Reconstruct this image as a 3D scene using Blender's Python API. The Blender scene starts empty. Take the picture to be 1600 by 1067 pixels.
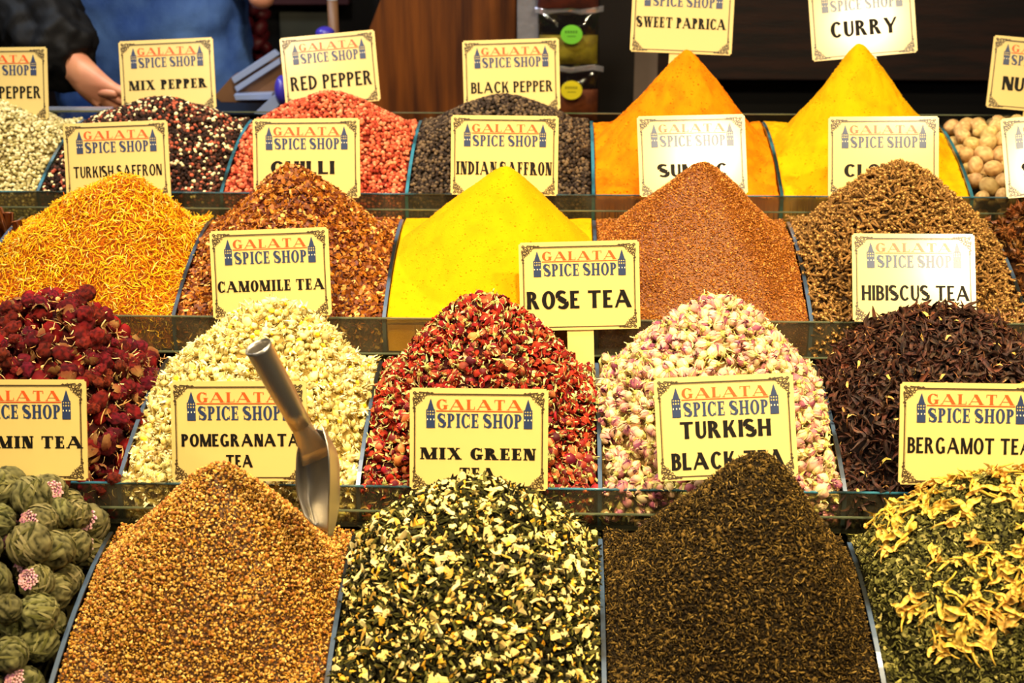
import bpy, bmesh, math, random
import numpy as np
from mathutils import Vector, Matrix, noise, Euler
rad = math.radians
rng = np.random.default_rng(7); random.seed(7)
S = bpy.context.scene
COL = S.collection

# ---------------------------------------------------------------- camera, world, lights, exposure
CH = 1.35                                    # camera height above the floor
F = 2222.0                                   # focal length in pixels of a 1600 px wide frame (50 mm)
PITCH, YAW, ROLL = rad(20), rad(2.06), rad(-0.15)
RM = Matrix.Rotation(YAW, 3, 'Z') @ Matrix.Rotation(rad(90) - PITCH, 3, 'X') @ Matrix.Rotation(ROLL, 3, 'Z')
CAM = Vector((0, 0, CH))
cd = bpy.data.cameras.new('camera'); cam = bpy.data.objects.new('camera', cd); COL.objects.link(cam)
cam.matrix_world = Matrix.Translation(CAM) @ RM.to_4x4()
cd.sensor_width = 36; cd.lens = 50; cd.clip_start = .05
cd.dof.use_dof = True; cd.dof.focus_distance = 1.66; cd.dof.aperture_fstop = 6.3
S.camera = cam
RT, UP, FW = RM.col[0].copy(), RM.col[1].copy(), -RM.col[2]

def ray(px, py):
    return FW + RT * ((px - 800) / F) + UP * ((533.5 - py) / F)
def at_depth(px, py, d):                     # d = distance along the viewing axis
    return CAM + ray(px, py) * d
def at_y(px, py, Y):
    r = ray(px, py); return CAM + r * (Y / r.y)
def proj(p):
    v = Vector(p) - CAM; d = v.dot(FW)
    return 800 + F * v.dot(RT) / d, 533.5 - F * v.dot(UP) / d, d

w = bpy.data.worlds.new('world'); S.world = w; w.use_nodes = True
w.node_tree.nodes['Background'].inputs[0].default_value = (.75, .82, 1, 1)
w.node_tree.nodes['Background'].inputs[1].default_value = .045

def lamp(name, loc, target, power, size, color, spread=None):
    l = bpy.data.lights.new(name, 'AREA'); l.shape = 'DISK'; l.size = size; l.energy = power; l.color = color
    if spread: l.spread = rad(spread)
    o = bpy.data.objects.new(name, l); COL.objects.link(o); o.location = loc
    o.rotation_euler = (Vector(target) - Vector(loc)).to_track_quat('-Z', 'Y').to_euler()
    o.visible_camera = True
    return o
WARM = (1, .77, .42)
lamp('stall_lamp', (-.75, .90, 2.15), (-.45, 1.50, .70), 6.0, .08, WARM, 80)
lamp('stall_lamp', (.10, .90, 2.15), (.05, 1.50, .70), 7.8, .08, WARM, 80)
lamp('stall_lamp', (.85, .90, 2.15), (.6, 1.55, .70), 9.5, .08, WARM, 80)
lamp('rear_lamp', (-.45, 1.70, 2.25), (-.42, 2.2, .9), 10.5, .10, (1, .90, .78), 120)
lamp('rear_lamp', (.65, 1.62, 2.25), (.7, 2.1, .8), 8.5, .10, (1, .82, .54))
AISLE = Vector((.95, .10, 2.05))
lamp('aisle_side_light', AISLE, (.45, 1.7, .8), 15, .14, (1, .84, .56))
lamp('aisle_side_light', (-1.0, -.25, 2.2), (-.3, 1.6, .7), 10, .35, (1, .86, .66))  # added fill light from front left, gives the steel scoop something to reflect
lamp('hall_lamp', (-1.5, 2.3, 2.6), (-.85, 2.9, 1.0), 27, .3, (.72, .84, 1))
S.view_settings.view_transform = 'Standard'; S.view_settings.look = 'None'
S.view_settings.gamma = 1; S.view_settings.exposure = -0.12; S.view_settings.use_curve_mapping = False

# ---------------------------------------------------------------- helpers: colours, materials, objects
def lin(r, g, b):
    return tuple(((c / 255) / 12.92 if c <= 10 else ((c / 255 + .055) / 1.055) ** 2.4) for c in (r, g, b))
def mat(name, base=None, rough=.6, metal=0, spec=.5, coat=0, coat_rough=.1, attr=False, vary=0, bump=0, bscale=800, emis=None,
        noisecol=None, nscale=40, stretch=None, trans=0, sheen=0, wmix=(.4, .6)):
    m = bpy.data.materials.new(name); m.use_nodes = True; nt = m.node_tree; N = nt.nodes; L = nt.links
    p = N['Principled BSDF']; p.inputs['Roughness'].default_value = rough; p.inputs['Metallic'].default_value = metal
    p.inputs['Specular IOR Level'].default_value = spec; p.inputs['Coat Weight'].default_value = coat
    p.inputs['Coat Roughness'].default_value = coat_rough; p.inputs['Transmission Weight'].default_value = trans
    p.inputs['Sheen Weight'].default_value = sheen
    out = None
    if attr:
        a = N.new('ShaderNodeAttribute'); a.attribute_name = 'Col'; out = a.outputs['Color']
    elif base: p.inputs['Base Color'].default_value = (*base, 1)
    tc = N.new('ShaderNodeTexCoord')
    src = tc.outputs['Object']
    if stretch:
        mp = N.new('ShaderNodeMapping'); mp.inputs['Scale'].default_value = stretch; L.new(src, mp.inputs[0]); src = mp.outputs[0]
    if noisecol:
        n = N.new('ShaderNodeTexNoise'); n.inputs['Scale'].default_value = nscale; n.inputs['Detail'].default_value = 5; L.new(src, n.inputs['Vector'])
        rp = N.new('ShaderNodeValToRGB'); L.new(n.outputs[0], rp.inputs[0])
        rp.color_ramp.elements[0].position = wmix[0]; rp.color_ramp.elements[1].position = wmix[1]
        rp.color_ramp.elements[0].color = (*base, 1); rp.color_ramp.elements[1].color = (*noisecol, 1); out = rp.outputs[0]
    if vary:
        oi = N.new('ShaderNodeObjectInfo'); mr = N.new('ShaderNodeMapRange'); L.new(oi.outputs['Random'], mr.inputs[0])
        mr.inputs[3].default_value = 1 - vary; mr.inputs[4].default_value = 1 + vary
        hs = N.new('ShaderNodeHueSaturation'); L.new(mr.outputs[0], hs.inputs['Value']); L.new(out, hs.inputs['Color'])
        m2 = N.new('ShaderNodeMapRange'); mm = N.new('ShaderNodeMath'); mm.operation = 'FRACT'
        m3 = N.new('ShaderNodeMath'); m3.operation = 'MULTIPLY'; m3.inputs[1].default_value = 17.3
        L.new(oi.outputs['Random'], m3.inputs[0]); L.new(m3.outputs[0], mm.inputs[0]); L.new(mm.outputs[0], m2.inputs[0])
        m2.inputs[3].default_value = .485; m2.inputs[4].default_value = .515; L.new(m2.outputs[0], hs.inputs['Hue'])
        out = hs.outputs[0]
    if out: L.new(out, p.inputs['Base Color'])
    if bump:
        n = N.new('ShaderNodeTexNoise'); n.inputs['Scale'].default_value = bscale; n.inputs['Detail'].default_value = 3; L.new(src, n.inputs['Vector'])
        b = N.new('ShaderNodeBump'); b.inputs['Strength'].default_value = bump; b.inputs['Distance'].default_value = .002
        L.new(n.outputs[0], b.inputs['Height']); L.new(b.outputs[0], p.inputs['Normal'])
    if emis: p.inputs['Emission Color'].default_value = (*emis, 1); p.inputs['Emission Strength'].default_value = 1
    return m

def acrylic(name, tint, gloss=.12, haze=0):
    m = bpy.data.materials.new(name); m.use_nodes = True; nt = m.node_tree; N = nt.nodes; L = nt.links
    N.remove(N['Principled BSDF']); out = N['Material Output']
    t = N.new('ShaderNodeBsdfTransparent'); t.inputs[0].default_value = (*tint, 1)
    g = N.new('ShaderNodeBsdfGlossy'); g.inputs['Roughness'].default_value = .05
    fr = N.new('ShaderNodeLayerWeight'); fr.inputs[0].default_value = gloss
    mx = N.new('ShaderNodeMixShader'); L.new(fr.outputs['Facing'], mx.inputs[0]); L.new(t.outputs[0], mx.inputs[1]); L.new(g.outputs[0], mx.inputs[2])
    last = mx
    if haze:
        d = N.new('ShaderNodeBsdfDiffuse'); d.inputs[0].default_value = (.45, .40, .28, 1)
        n = N.new('ShaderNodeTexNoise'); n.inputs['Scale'].default_value = 22; tc = N.new('ShaderNodeTexCoord'); L.new(tc.outputs['Object'], n.inputs['Vector'])
        mu = N.new('ShaderNodeMath'); mu.operation = 'MULTIPLY'; mu.inputs[1].default_value = haze; L.new(n.outputs[0], mu.inputs[0])
        m2 = N.new('ShaderNodeMixShader'); L.new(mu.outputs[0], m2.inputs[0]); L.new(mx.outputs[0], m2.inputs[1]); L.new(d.outputs[0], m2.inputs[2]); last = m2
    L.new(last.outputs[0], out.inputs[0])
    return m

def tag(o, label=None, cat=None, group=None, kind=None):
    if label: o['label'] = label
    if cat: o['category'] = cat
    if group: o['group'] = group
    if kind: o['kind'] = kind
    return o
def link(name, me, m=None, parent=None, loc=None):
    o = bpy.data.objects.new(name, me); COL.objects.link(o)
    if m and me and not me.materials: me.materials.append(m)
    if parent: o.parent = parent
    if loc is not None: o.location = loc
    return o
def empty(name, loc=(0, 0, 0), rot=None):
    o = bpy.data.objects.new(name, None); COL.objects.link(o); o.location = loc; o.empty_display_size = .05
    if rot: o.rotation_euler = rot
    return o
def me_from(name, V, Fc, cols=None, smooth=False):
    me = bpy.data.meshes.new(name); me.from_pydata([tuple(v) for v in V], [], [tuple(f) for f in Fc]); 
    if smooth: me.polygons.foreach_set('use_smooth', [True] * len(me.polygons))
    if cols is not None: set_cols(me, cols)
    me.update(); return me
def set_cols(me, cols):
    a = me.color_attributes.new('Col', 'FLOAT_COLOR', 'POINT')
    c = np.ones((len(me.vertices), 4), np.float32); c[:, :3] = cols; a.data.foreach_set('color', c.ravel())
def me_tris(name, V, T, C, smooth=True):
    me = bpy.data.meshes.new(name); n = len(T)
    me.vertices.add(len(V)); me.vertices.foreach_set('co', np.asarray(V, np.float32).ravel())
    me.loops.add(3 * n); me.loops.foreach_set('vertex_index', np.asarray(T, np.int32).ravel())
    me.polygons.add(n); me.polygons.foreach_set('loop_start', np.arange(0, 3 * n, 3, dtype=np.int32))
    me.polygons.foreach_set('use_smooth', np.full(n, smooth)); me.update(calc_edges=True)
    if C is not None: set_cols(me, C)
    return me
def from_bm(name, bm, smooth=False, bevel=0):
    if bevel: bmesh.ops.bevel(bm, geom=bm.edges[:], offset=bevel, segments=2, affect='EDGES')
    bmesh.ops.recalc_face_normals(bm, faces=bm.faces[:])
    me = bpy.data.meshes.new(name); bm.to_mesh(me); bm.free()
    if smooth: me.polygons.foreach_set('use_smooth', [True] * len(me.polygons))
    return me
def box_bm(bm, x0, x1, y0, y1, z0, z1):
    r = bmesh.ops.create_cube(bm, size=1)
    bmesh.ops.transform(bm, matrix=Matrix.Translation(((x0 + x1) / 2, (y0 + y1) / 2, (z0 + z1) / 2)) @ Matrix.Diagonal((x1 - x0, y1 - y0, z1 - z0, 1)), verts=r['verts'])
def box(name, x0, x1, y0, y1, z0, z1, m, parent=None, bevel=.001):
    bm = bmesh.new(); box_bm(bm, x0, x1, y0, y1, z0, z1); return link(name, from_bm(name, bm, bevel=bevel), m, parent)
def prism(name, pts, y0, y1, m, parent=None, bevel=0):                # polygon in x,z extruded along y
    bm = bmesh.new(); a = [bm.verts.new((x, y0, z)) for x, z in pts]; b = [bm.verts.new((x, y1, z)) for x, z in pts]
    bm.faces.new(a); bm.faces.new(b[::-1]); n = len(pts)
    for i in range(n): bm.faces.new((a[i], b[i], b[(i + 1) % n], a[(i + 1) % n]))
    return link(name, from_bm(name, bm, bevel=bevel), m, parent)

# ---------------------------------------------------------------- the setting
M_floor = mat('floor_tile', lin(70, 62, 55), .45, noisecol=lin(50, 44, 40), nscale=6)
M_darkwood = mat('dark_wood', lin(44, 20, 10), .45, noisecol=lin(22, 10, 6), nscale=6, stretch=(1, 1, 9), bump=.15, bscale=30)
M_black = mat('black_laminate', lin(16, 13, 11), .4)
M_wood = mat('red_brown_wood', lin(118, 62, 14), .4, noisecol=lin(62, 28, 6), nscale=5, stretch=(9, 9, .6), wmix=(.35, .65), coat=.15)
M_plaster = mat('dark_plaster', lin(58, 50, 44), .8)
fl = box('floor', -3.5, 3.5, -1.5, 5.2, -.05, 0, M_floor); tag(fl, kind='structure')
wb = box('wall_back', -3.5, 3.5, 4.9, 5.0, 0, 3.2, M_darkwood, bevel=0); tag(wb, kind='structure')
wl = box('wall_left', -3.5, -3.4, -1.5, 4.9, 0, 3.2, M_plaster, bevel=0); tag(wl, kind='structure')
wr = box('wall_right', 3.4, 3.5, -1.5, 4.9, 0, 3.2, M_plaster, bevel=0); tag(wr, kind='structure')
ce = box('ceiling', -3.5, 3.5, -1.5, 4.9, 3.2, 3.25, M_plaster, bevel=0); tag(ce, kind='structure')

# ---------------------------------------------------------------- display tiers
PITCHX = .27; X0 = .046
Z0 = CH
#          Yfront  z lip     depth  rise   x cell range
TIER = {'D': (1.157, CH - .797, .262, .062, -3, 2),
        'C': (1.429, CH - .693, .262, .060, -3, 2),
        'B': (1.701, CH - .589, .262, .066, -4, 3),
        'A': (1.999, CH - .502, .262, .060, -4, 3)}
LIPH = .046
def dividerX(n): return X0 + PITCHX * n
def prof(t): t = min(max(t, 0), 1); return (1 - (1 - t) ** 1.9)
M_acr = acrylic('clear_acrylic', (.93, .96, .93), .10)
M_acr_lip = acrylic('dusty_acrylic', (.66, .64, .48), .10, haze=.12)
M_edge = mat('acrylic_edge', lin(60, 128, 150), .25, spec=.8, coat=.6, noisecol=lin(25, 45, 45), nscale=14)
M_edge_d = mat('acrylic_edge_glints', lin(66, 86, 112), .3, spec=.8, coat=.5, noisecol=lin(22, 26, 26), nscale=9, wmix=(.44, .56))  # blue-grey patches on the dark edge are painted highlights
M_edge_y = mat('acrylic_edge_lip', lin(92, 100, 78), .15, spec=.8, coat=.6)
M_tray = mat('tray_black', lin(30, 24, 14), .35, noisecol=lin(52, 42, 20), nscale=22)
WORD = {'A': 'rearmost tier', 'B': 'second tier from the back', 'C': 'third tier from the back', 'D': 'front tier'}
BACKTOP = {'A': 177, 'B': 329, 'C': 555, 'D': 802}
for k, (yf, zl, dep, rise, n0, n1) in TIER.items():
    t = empty('display_tray', (0, yf, zl - LIPH))
    tag(t, {'A': 'clear acrylic spice tray of the topmost tier, holding peppercorns, curry and nutmegs',
            'B': 'clear acrylic spice tray holding saffron, chilli, yellow powder, sumac and cloves',
            'C': 'clear acrylic spice tray holding dried red heads, camomile, rosebuds and hibiscus',
            'D': 'clear acrylic tea tray of the lowest tier, holding tea balls and ground teas'}[k],
        'tray', 'stepped acrylic display trays')
    def put(o):
        o.parent = t; o.matrix_parent_inverse = Matrix.Translation((0, -yf, -(zl - LIPH))); return o
    xa, xb = dividerX(n0), dividerX(n1)
    put(box('tray_floor', xa, xb, yf, yf + dep + .004, zl - LIPH - .006, zl - LIPH, M_tray))
    put(box('front_lip', xa, xb, yf - .003, yf, zl - LIPH - .004, zl - .0005, M_acr_lip, bevel=0))
    put(box('lip_edge', xa, xb, yf - .0034, yf + .0004, zl - .0009, zl + .0007, M_edge if k in 'AC' else M_edge_y, bevel=.0003))
    yb = yf + dep + .002
    zb = at_y(800, BACKTOP[k], yb).z
    put(box('back_panel', xa, xb, yb, yb + .003, zl - LIPH, zb - .001, M_acr, bevel=0))
    put(box('back_edge', xa, xb, yb - .0002, yb + .0032, zb - .001, zb + .0008, M_edge_y, bevel=.0003))
    for n in range(n0, n1 + 1):
        x = dividerX(n); h = .0019; NS = 14
        P = [(yf + .0005, zl - LIPH)] + [(yf + .0005 + (dep - .03) * i / NS, zl + rise * prof(i / NS)) for i in range(NS + 1)] + [(yf + dep - .03, zl - LIPH)]
        bm = bmesh.new(); a = [bm.verts.new((x - h, y, z)) for y, z in P]; b = [bm.verts.new((x + h, y, z)) for y, z in P]
        bm.faces.new(a); bm.faces.new(b[::-1])
        dv = link('divider', from_bm('divider', bm), M_acr); put(dv)
        bm = bmesh.new(); Q = P[:-1]; rows = []
        for i, (y, z) in enumerate(Q):
            j0, j1 = max(i - 1, 0), min(i + 1, len(Q) - 1); d = Vector((Q[j1][0] - Q[j0][0], Q[j1][1] - Q[j0][1])).normalized(); nx, nz = -d.y, d.x
            rows.append([bm.verts.new((x + sx, y + nx * o_, z + nz * o_)) for sx, o_ in ((-.0023, -.0014), (-.0023, .0006), (.0023, .0006), (.0023, -.0014))])
        for r0, r1 in zip(rows, rows[1:]):
            for q in range(4): bm.faces.new((r0[q], r0[(q + 1) % 4], r1[(q + 1) % 4], r1[q]))
        bm.faces.new(rows[0]); bm.faces.new(rows[-1][::-1])
        e = link('rim', from_bm('rim', bm), M_edge if k in 'A' else M_edge_d); e.parent = dv
st = empty('display_stand', (0, 1.6, 0))
tag(st, 'dark stepped wooden stand carrying the four acrylic trays', 'stand')
for k, (yf, zl, dep, rise, n0, n1) in TIER.items():
    o = box('step', dividerX(n0) - .01, dividerX(n1) + .01, yf + .004, yf + dep + .03, 0 + .0, zl - LIPH - .0065, M_black, st); o.matrix_parent_inverse = Matrix.Translation((0, -1.6, 0))

# ---------------------------------------------------------------- heap surfaces
class Heap:
    def __init__(s, tier, n, peak, yp=.62, e=.12, conc=1.0, p=2.3, nz=.0025, seed=0, sink=.004, wide=1.0, drop=0.0):
        yf, zl, dep, rise, _, _ = TIER[tier]
        s.x0, s.x1 = dividerX(n) + .0035, dividerX(n + 1) - .0035; s.y0, s.y1 = yf + .002, yf + dep - .004
        s.zl, s.rise, s.dep, s.yf = zl, rise, dep, yf; s.seed = seed; s.sink = sink
        s.yp = yf + dep * yp; q = at_y(peak[0], peak[1], s.yp); s.xp, s.zp = q.x, q.z
        s.e, s.conc, s.p, s.nz, s.wide, s.drop = e, conc, p, nz, wide, drop
    def base(s, x, y):
        t = np.clip((y - s.yf) / (s.dep - .03), 0, 1); b = s.zl - s.sink + s.rise * (1 - (1 - t) ** 1.9)
        back = np.clip((y - (s.y1 - .05)) / .05, 0, 1)
        return b - s.drop * back ** 2
    def H(s, x, y):
        x = np.asarray(x, float); y = np.asarray(y, float)
        dx = np.where(x > s.xp, (x - s.xp) / (s.x1 - s.xp), (s.xp - x) / (s.xp - s.x0)) / s.wide
        dy = np.where(y > s.yp, (y - s.yp) / (s.y1 - s.yp), (s.yp - y) / (s.yp - s.y0))
        r = (np.abs(dx) ** s.p + np.abs(dy) ** s.p) ** (1 / s.p)
        g = 1 - (np.sqrt(r * r + s.e ** 2) - s.e) / (math.sqrt(1 + s.e ** 2) - s.e); g = np.clip(g, 0, 1) ** s.conc
        b = s.base(x, y)
        top = s.zp - float(s.base(s.xp, s.yp))
        h = b + top * g
        if s.nz:
            sd = s.seed * 3.7
            h = h + s.nz * (np.sin(x * 61 + sd + 2 * np.sin(y * 43 + sd)) + np.sin(y * 77 - sd * 2 + 2 * np.sin(x * 53))) * .5 * np.clip(r * 3, .2, 1)
        return h
    def normal(s, x, y):
        d = .002; gx = (s.H(x + d, y) - s.H(x - d, y)) / (2 * d); gy = (s.H(x, y + d) - s.H(x, y - d)) / (2 * d)
        n = np.stack([-gx, -gy, np.ones_like(gx)], 1); return n / np.linalg.norm(n, axis=1)[:, None]
    def mesh(s, name, nx=90, ny=90, micro=0.0, mscale=200, lower=0.0, col=None, colf=None):
        xs = np.linspace(s.x0, s.x1, nx); ys = np.linspace(s.y0, s.y1, ny); X, Y = np.meshgrid(xs, ys)
        Z = s.H(X.ravel(), Y.ravel()) - lower
        if micro:
            Z = Z + micro * np.array([noise.fractal(Vector((a * mscale, b * mscale, s.seed)), 1.0, 2.0, 3) for a, b in zip(X.ravel(), Y.ravel())])
        V = np.stack([X.ravel(), Y.ravel(), Z], 1); id_ = np.arange(nx * ny).reshape(ny, nx)
        a, b, c, d = id_[:-1, :-1].ravel(), id_[:-1, 1:].ravel(), id_[1:, 1:].ravel(), id_[1:, :-1].ravel()
        T = np.concatenate([np.stack([a, b, c], 1), np.stack([a, c, d], 1)])
        ring = np.concatenate([id_[0, :], id_[1:, -1], id_[-1, -2::-1], id_[-2:0:-1, 0]])
        low = V[ring].copy(); low[:, 2] = s.zl - LIPH + .0005; base = len(V); V = np.concatenate([V, low]); m = len(ring)
        i = np.arange(m); j = (i + 1) % m
        T2 = np.concatenate([np.stack([ring[i], base + i, base + j], 1), np.stack([ring[i], base + j, ring[j]], 1)])
        bot = np.stack([np.full(m - 2, base), base + 1 + np.arange(1, m - 1), base + 1 + np.arange(0, m - 2)], 1)
        return V, np.concatenate([T, T2, bot])
    def points(s, spacing, n=None, front=True, edge=.0, ylo=None):
        """jittered points over the surface (and down the front behind the lip); returns positions and normals"""
        g = spacing; xs = np.arange(s.x0 + g * .4 + edge, s.x1 - g * .3 - edge, g); y_lo = s.y0 + edge; 
        ys = np.arange(y_lo, s.y1 - g * .3, g * .62)
        X, Y = np.meshgrid(xs, ys); X = X + (np.arange(len(ys))[:, None] % 2) * g * .5
        X = X.ravel() + rng.uniform(-.42, .42, X.size) * g; Y = Y.ravel() + rng.uniform(-.3, .3, Y.size) * g
        X = np.clip(X, s.x0 + edge + g * .25, s.x1 - edge - g * .25); Y = np.clip(Y, s.y0 + g * .2, s.y1)
        nn = s.normal(X, Y); acc = (1 / nn[:, 2]); keep = rng.uniform(0, 1.62, len(X)) < acc; X, Y, nn = X[keep], Y[keep], nn[keep]
        P = np.stack([X, Y, s.H(X, Y)], 1)
        if front:
            xs = np.arange(s.x0 + g * .5, s.x1 - g * .4, g); zs = np.arange(s.zl - LIPH + g * .5, s.zl - .004, g * .9)
            A, B = np.meshgrid(xs, zs); A = A.ravel() + rng.uniform(-.3, .3, A.size) * g; B = B.ravel() + rng.uniform(-.3, .3, B.size) * g
            P = np.concatenate([P, np.stack([A, np.full(A.size, s.y0 + g * .30), B], 1)]); nn = np.concatenate([nn, np.tile([0, -1., 0.05], (A.size, 1))])
        return P, nn

def rand_rots(nn, tilt=.35, free=False):
    """rotation matrices whose z follows the normals with a random spin and tilt"""
    n = len(nn); z = nn + rng.normal(0, tilt, (n, 3)); 
    if free: z = rng.normal(0, 1, (n, 3))
    z /= np.linalg.norm(z, axis=1)[:, None]; a = rng.normal(0, 1, (n, 3)); x = np.cross(a, z); x /= np.linalg.norm(x, axis=1)[:, None]; y = np.cross(z, x)
    return np.stack([x, y, z], 2)

def scatter(protos, P, R, sc, colmul=None, pick=None):
    """one numpy mesh from copies of protos (V,T,C)"""
    Vs, Ts, Cs = [], [], []; off = 0
    pick = rng.integers(0, len(protos), len(P)) if pick is None else pick
    for i, (V, T, C) in enumerate(protos):
        m = pick == i; k = int(m.sum())
        if not k: continue
        s_ = sc[m]; s_ = s_[:, None, None] if s_.ndim == 1 else s_[:, None, :]
        W = np.einsum('nij,nvj->nvi', R[m], V[None] * s_) + P[m][:, None]
        Vs.append(W.reshape(-1, 3)); Ts.append((T[None] + (np.arange(k) * len(V))[:, None, None] + off).reshape(-1, 3)); off += k * len(V)
        c = np.tile(C[None], (k, 1, 1)) * (colmul[m][:, None, :] if colmul is not None else 1); Cs.append(c.reshape(-1, 3))
    return np.concatenate(Vs), np.concatenate(Ts), np.concatenate(Cs)
def join(*parts):
    V, T, C, o = [], [], [], 0
    for v, t, c in parts: V.append(v); T.append(np.asarray(t) + o); C.append(c); o += len(v)
    return np.concatenate(V), np.concatenate(T), np.concatenate(C)
def palette(n, cols, wts=None, jit=.12):
    c = np.array([lin(*q) for q in cols]); w_ = None if wts is None else np.array(wts) / sum(wts)
    i = rng.choice(len(c), n, p=w_); return c[i] * (1 + rng.normal(0, jit, (n, 1)))

# ---------------------------------------------------------------- small shapes (V, T, C), millimetres/1000
def ico(sub):
    bm = bmesh.new(); bmesh.ops.create_icosphere(bm, subdivisions=sub, radius=1); V = np.array([v.co[:] for v in bm.verts]); T = np.array([[v.index for v in f.verts] for f in bm.faces]); bm.free(); return V, T
ICO = {k: ico(k) for k in (1, 2, 3, 4)}
def fn(v, s, seed): return noise.noise(Vector(v) * s + Vector((seed * 7.1, seed * 3.3, seed)))
def blob(sub, seed, amp=.15, s=1.5, squash=(1, 1, 1), col=(1, 1, 1), col2=None, amp2=0, s2=6):
    V, T = ICO[sub]; d = np.array([amp * fn(v, s, seed) + amp2 * fn(v, s2, seed + 5) for v in V]); W = V * (1 + d)[:, None] * np.array(squash)
    C = np.tile(np.array(col, float), (len(V), 1))
    if col2 is not None:
        k = np.clip(.5 + 2.5 * np.array([fn(v, s2 or 3, seed + 9) for v in V]), 0, 1)[:, None]; C = C * (1 - k) + np.array(col2) * k
    return W, T, C
def tube(pts, radii, sides=3, col=(1, 1, 1), cap=True, cols=None):
    pts = [Vector(p) for p in pts]; V, T, C = [], [], []
    ref = Vector((.31, .27, .91))
    for i, p in enumerate(pts):
        d = (pts[min(i + 1, len(pts) - 1)] - pts[max(i - 1, 0)]).normalized(); a = d.cross(ref).normalized(); b = d.cross(a)
        for q in range(sides):
            an = 2 * math.pi * q / sides; V.append(p + (a * math.cos(an) + b * math.sin(an)) * radii[i]); C.append(cols[i] if cols else col)
    for i in range(len(pts) - 1):
        for q in range(sides):
            a0, a1 = i * sides + q, i * sides + (q + 1) % sides; T += [(a0, a0 + sides, a1 + sides), (a0, a1 + sides, a1)]
    if cap:
        for q in range(1, sides - 1): T += [(0, q, q + 1), ((len(pts) - 1) * sides, (len(pts) - 1) * sides + q + 1, (len(pts) - 1) * sides + q)]
    return np.array([v[:] for v in V]), np.array(T), np.array(C, float)
def ribbon(pts, widths, ups, cols, curl=0.0, nw=2):
    """a strip along pts; nw cells across, curled like a trough"""
    V, T, C = [], [], []; n = len(pts)
    for i in range(n):
        p = Vector(pts[i]); d = (Vector(pts[min(i + 1, n - 1)]) - Vector(pts[max(i - 1, 0)])).normalized(); u = Vector(ups[i]).normalized() if isinstance(ups, list) else Vector(ups)
        s_ = d.cross(u).normalized(); u = s_.cross(d)
        for j in range(nw + 1):
            f = j / nw * 2 - 1; V.append(p + s_ * f * widths[i] * .5 + u * curl * widths[i] * f * f); C.append(cols[i])
    for i in range(n - 1):
        for j in range(nw):
            a = i * (nw + 1) + j; b = a + nw + 1; T += [(a, b, b + 1), (a, b + 1, a + 1)]
    return np.array([v[:] for v in V]), np.array(T), np.array(C, float)
def chip(seed, flat=.35, n=6, elong=1.3):
    r = random.Random(seed); V = []
    for z in (-flat, flat):
        for i in range(n):
            a = 2 * math.pi * i / n + r.uniform(-.25, .25); k = r.uniform(.7, 1.15); V.append((math.cos(a) * k * elong, math.sin(a) * k, z * r.uniform(.6, 1.2)))
    T = [(0, i + 1, i) for i in range(1, n - 1)] + [(n, n + i, n + i + 1) for i in range(1, n - 1)]
    for i in range(n): j = (i + 1) % n; T += [(i, j, n + j), (i, n + j, n + i)]
    return np.array(V), np.array(T), np.ones((len(V), 3))
def hullp(seed, dims, n=11):
    r = random.Random(seed); bm = bmesh.new()
    for i in range(n):
        v = Vector((r.gauss(0, 1), r.gauss(0, 1), r.gauss(0, 1))).normalized() * r.uniform(.75, 1); bm.verts.new((v.x * dims[0], v.y * dims[1], v.z * dims[2]))
    g = bmesh.ops.convex_hull(bm, input=bm.verts[:]); bmesh.ops.delete(bm, geom=list({e for e in g['geom_interior'] + g['geom_unused'] if isinstance(e, bmesh.types.BMVert)}), context='VERTS')
    bmesh.ops.triangulate(bm, faces=bm.faces[:]); bm.verts.index_update(); V = np.array([v.co[:] for v in bm.verts]); T = np.array([[v.index for v in f.verts] for f in bm.faces]); bm.free()
    return V, T, np.ones((len(V), 3))
def petal(az, tilt, L_, W_, cup, base_r, col, tipcol, nu=4, nv=4, roll=.25, seed=0, open_=0.0):
    """a cupped petal standing at azimuth az around the z axis, closing towards the tip"""
    V, C, T = [], [], []
    for i in range(nu + 1):
        t = i / nu; r_ = base_r + (cup * math.sin(math.pi * min(t * .8 + .12, 1)) + open_ * t * t) * 1.0; z = L_ * t
        wd = W_ * math.sin(math.pi * (.16 + .74 * t)) ** .6
        for j in range(nv + 1):
            f = j / nv * 2 - 1; a = az + f * wd; rr = r_ * (1 + .08 * math.sin(5 * a + seed + 4 * t)) - roll * .15 * r_ * abs(f) ** 2
            zz = z - L_ * .18 * f * f * t
            V.append((math.cos(a) * rr, math.sin(a) * rr, zz)); k = t ** 1.5; C.append([col[q] * (1 - k) + tipcol[q] * k for q in range(3)])
    for i in range(nu):
        for j in range(nv): a = i * (nv + 1) + j; b = a + nv + 1; T += [(a, a + 1, b + 1), (a, b + 1, b)]
    V = np.array(V); m = np.array(Euler((tilt * math.sin(az), -tilt * math.cos(az), 0)).to_matrix()); return V @ m.T, np.array(T), np.array(C)

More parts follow.
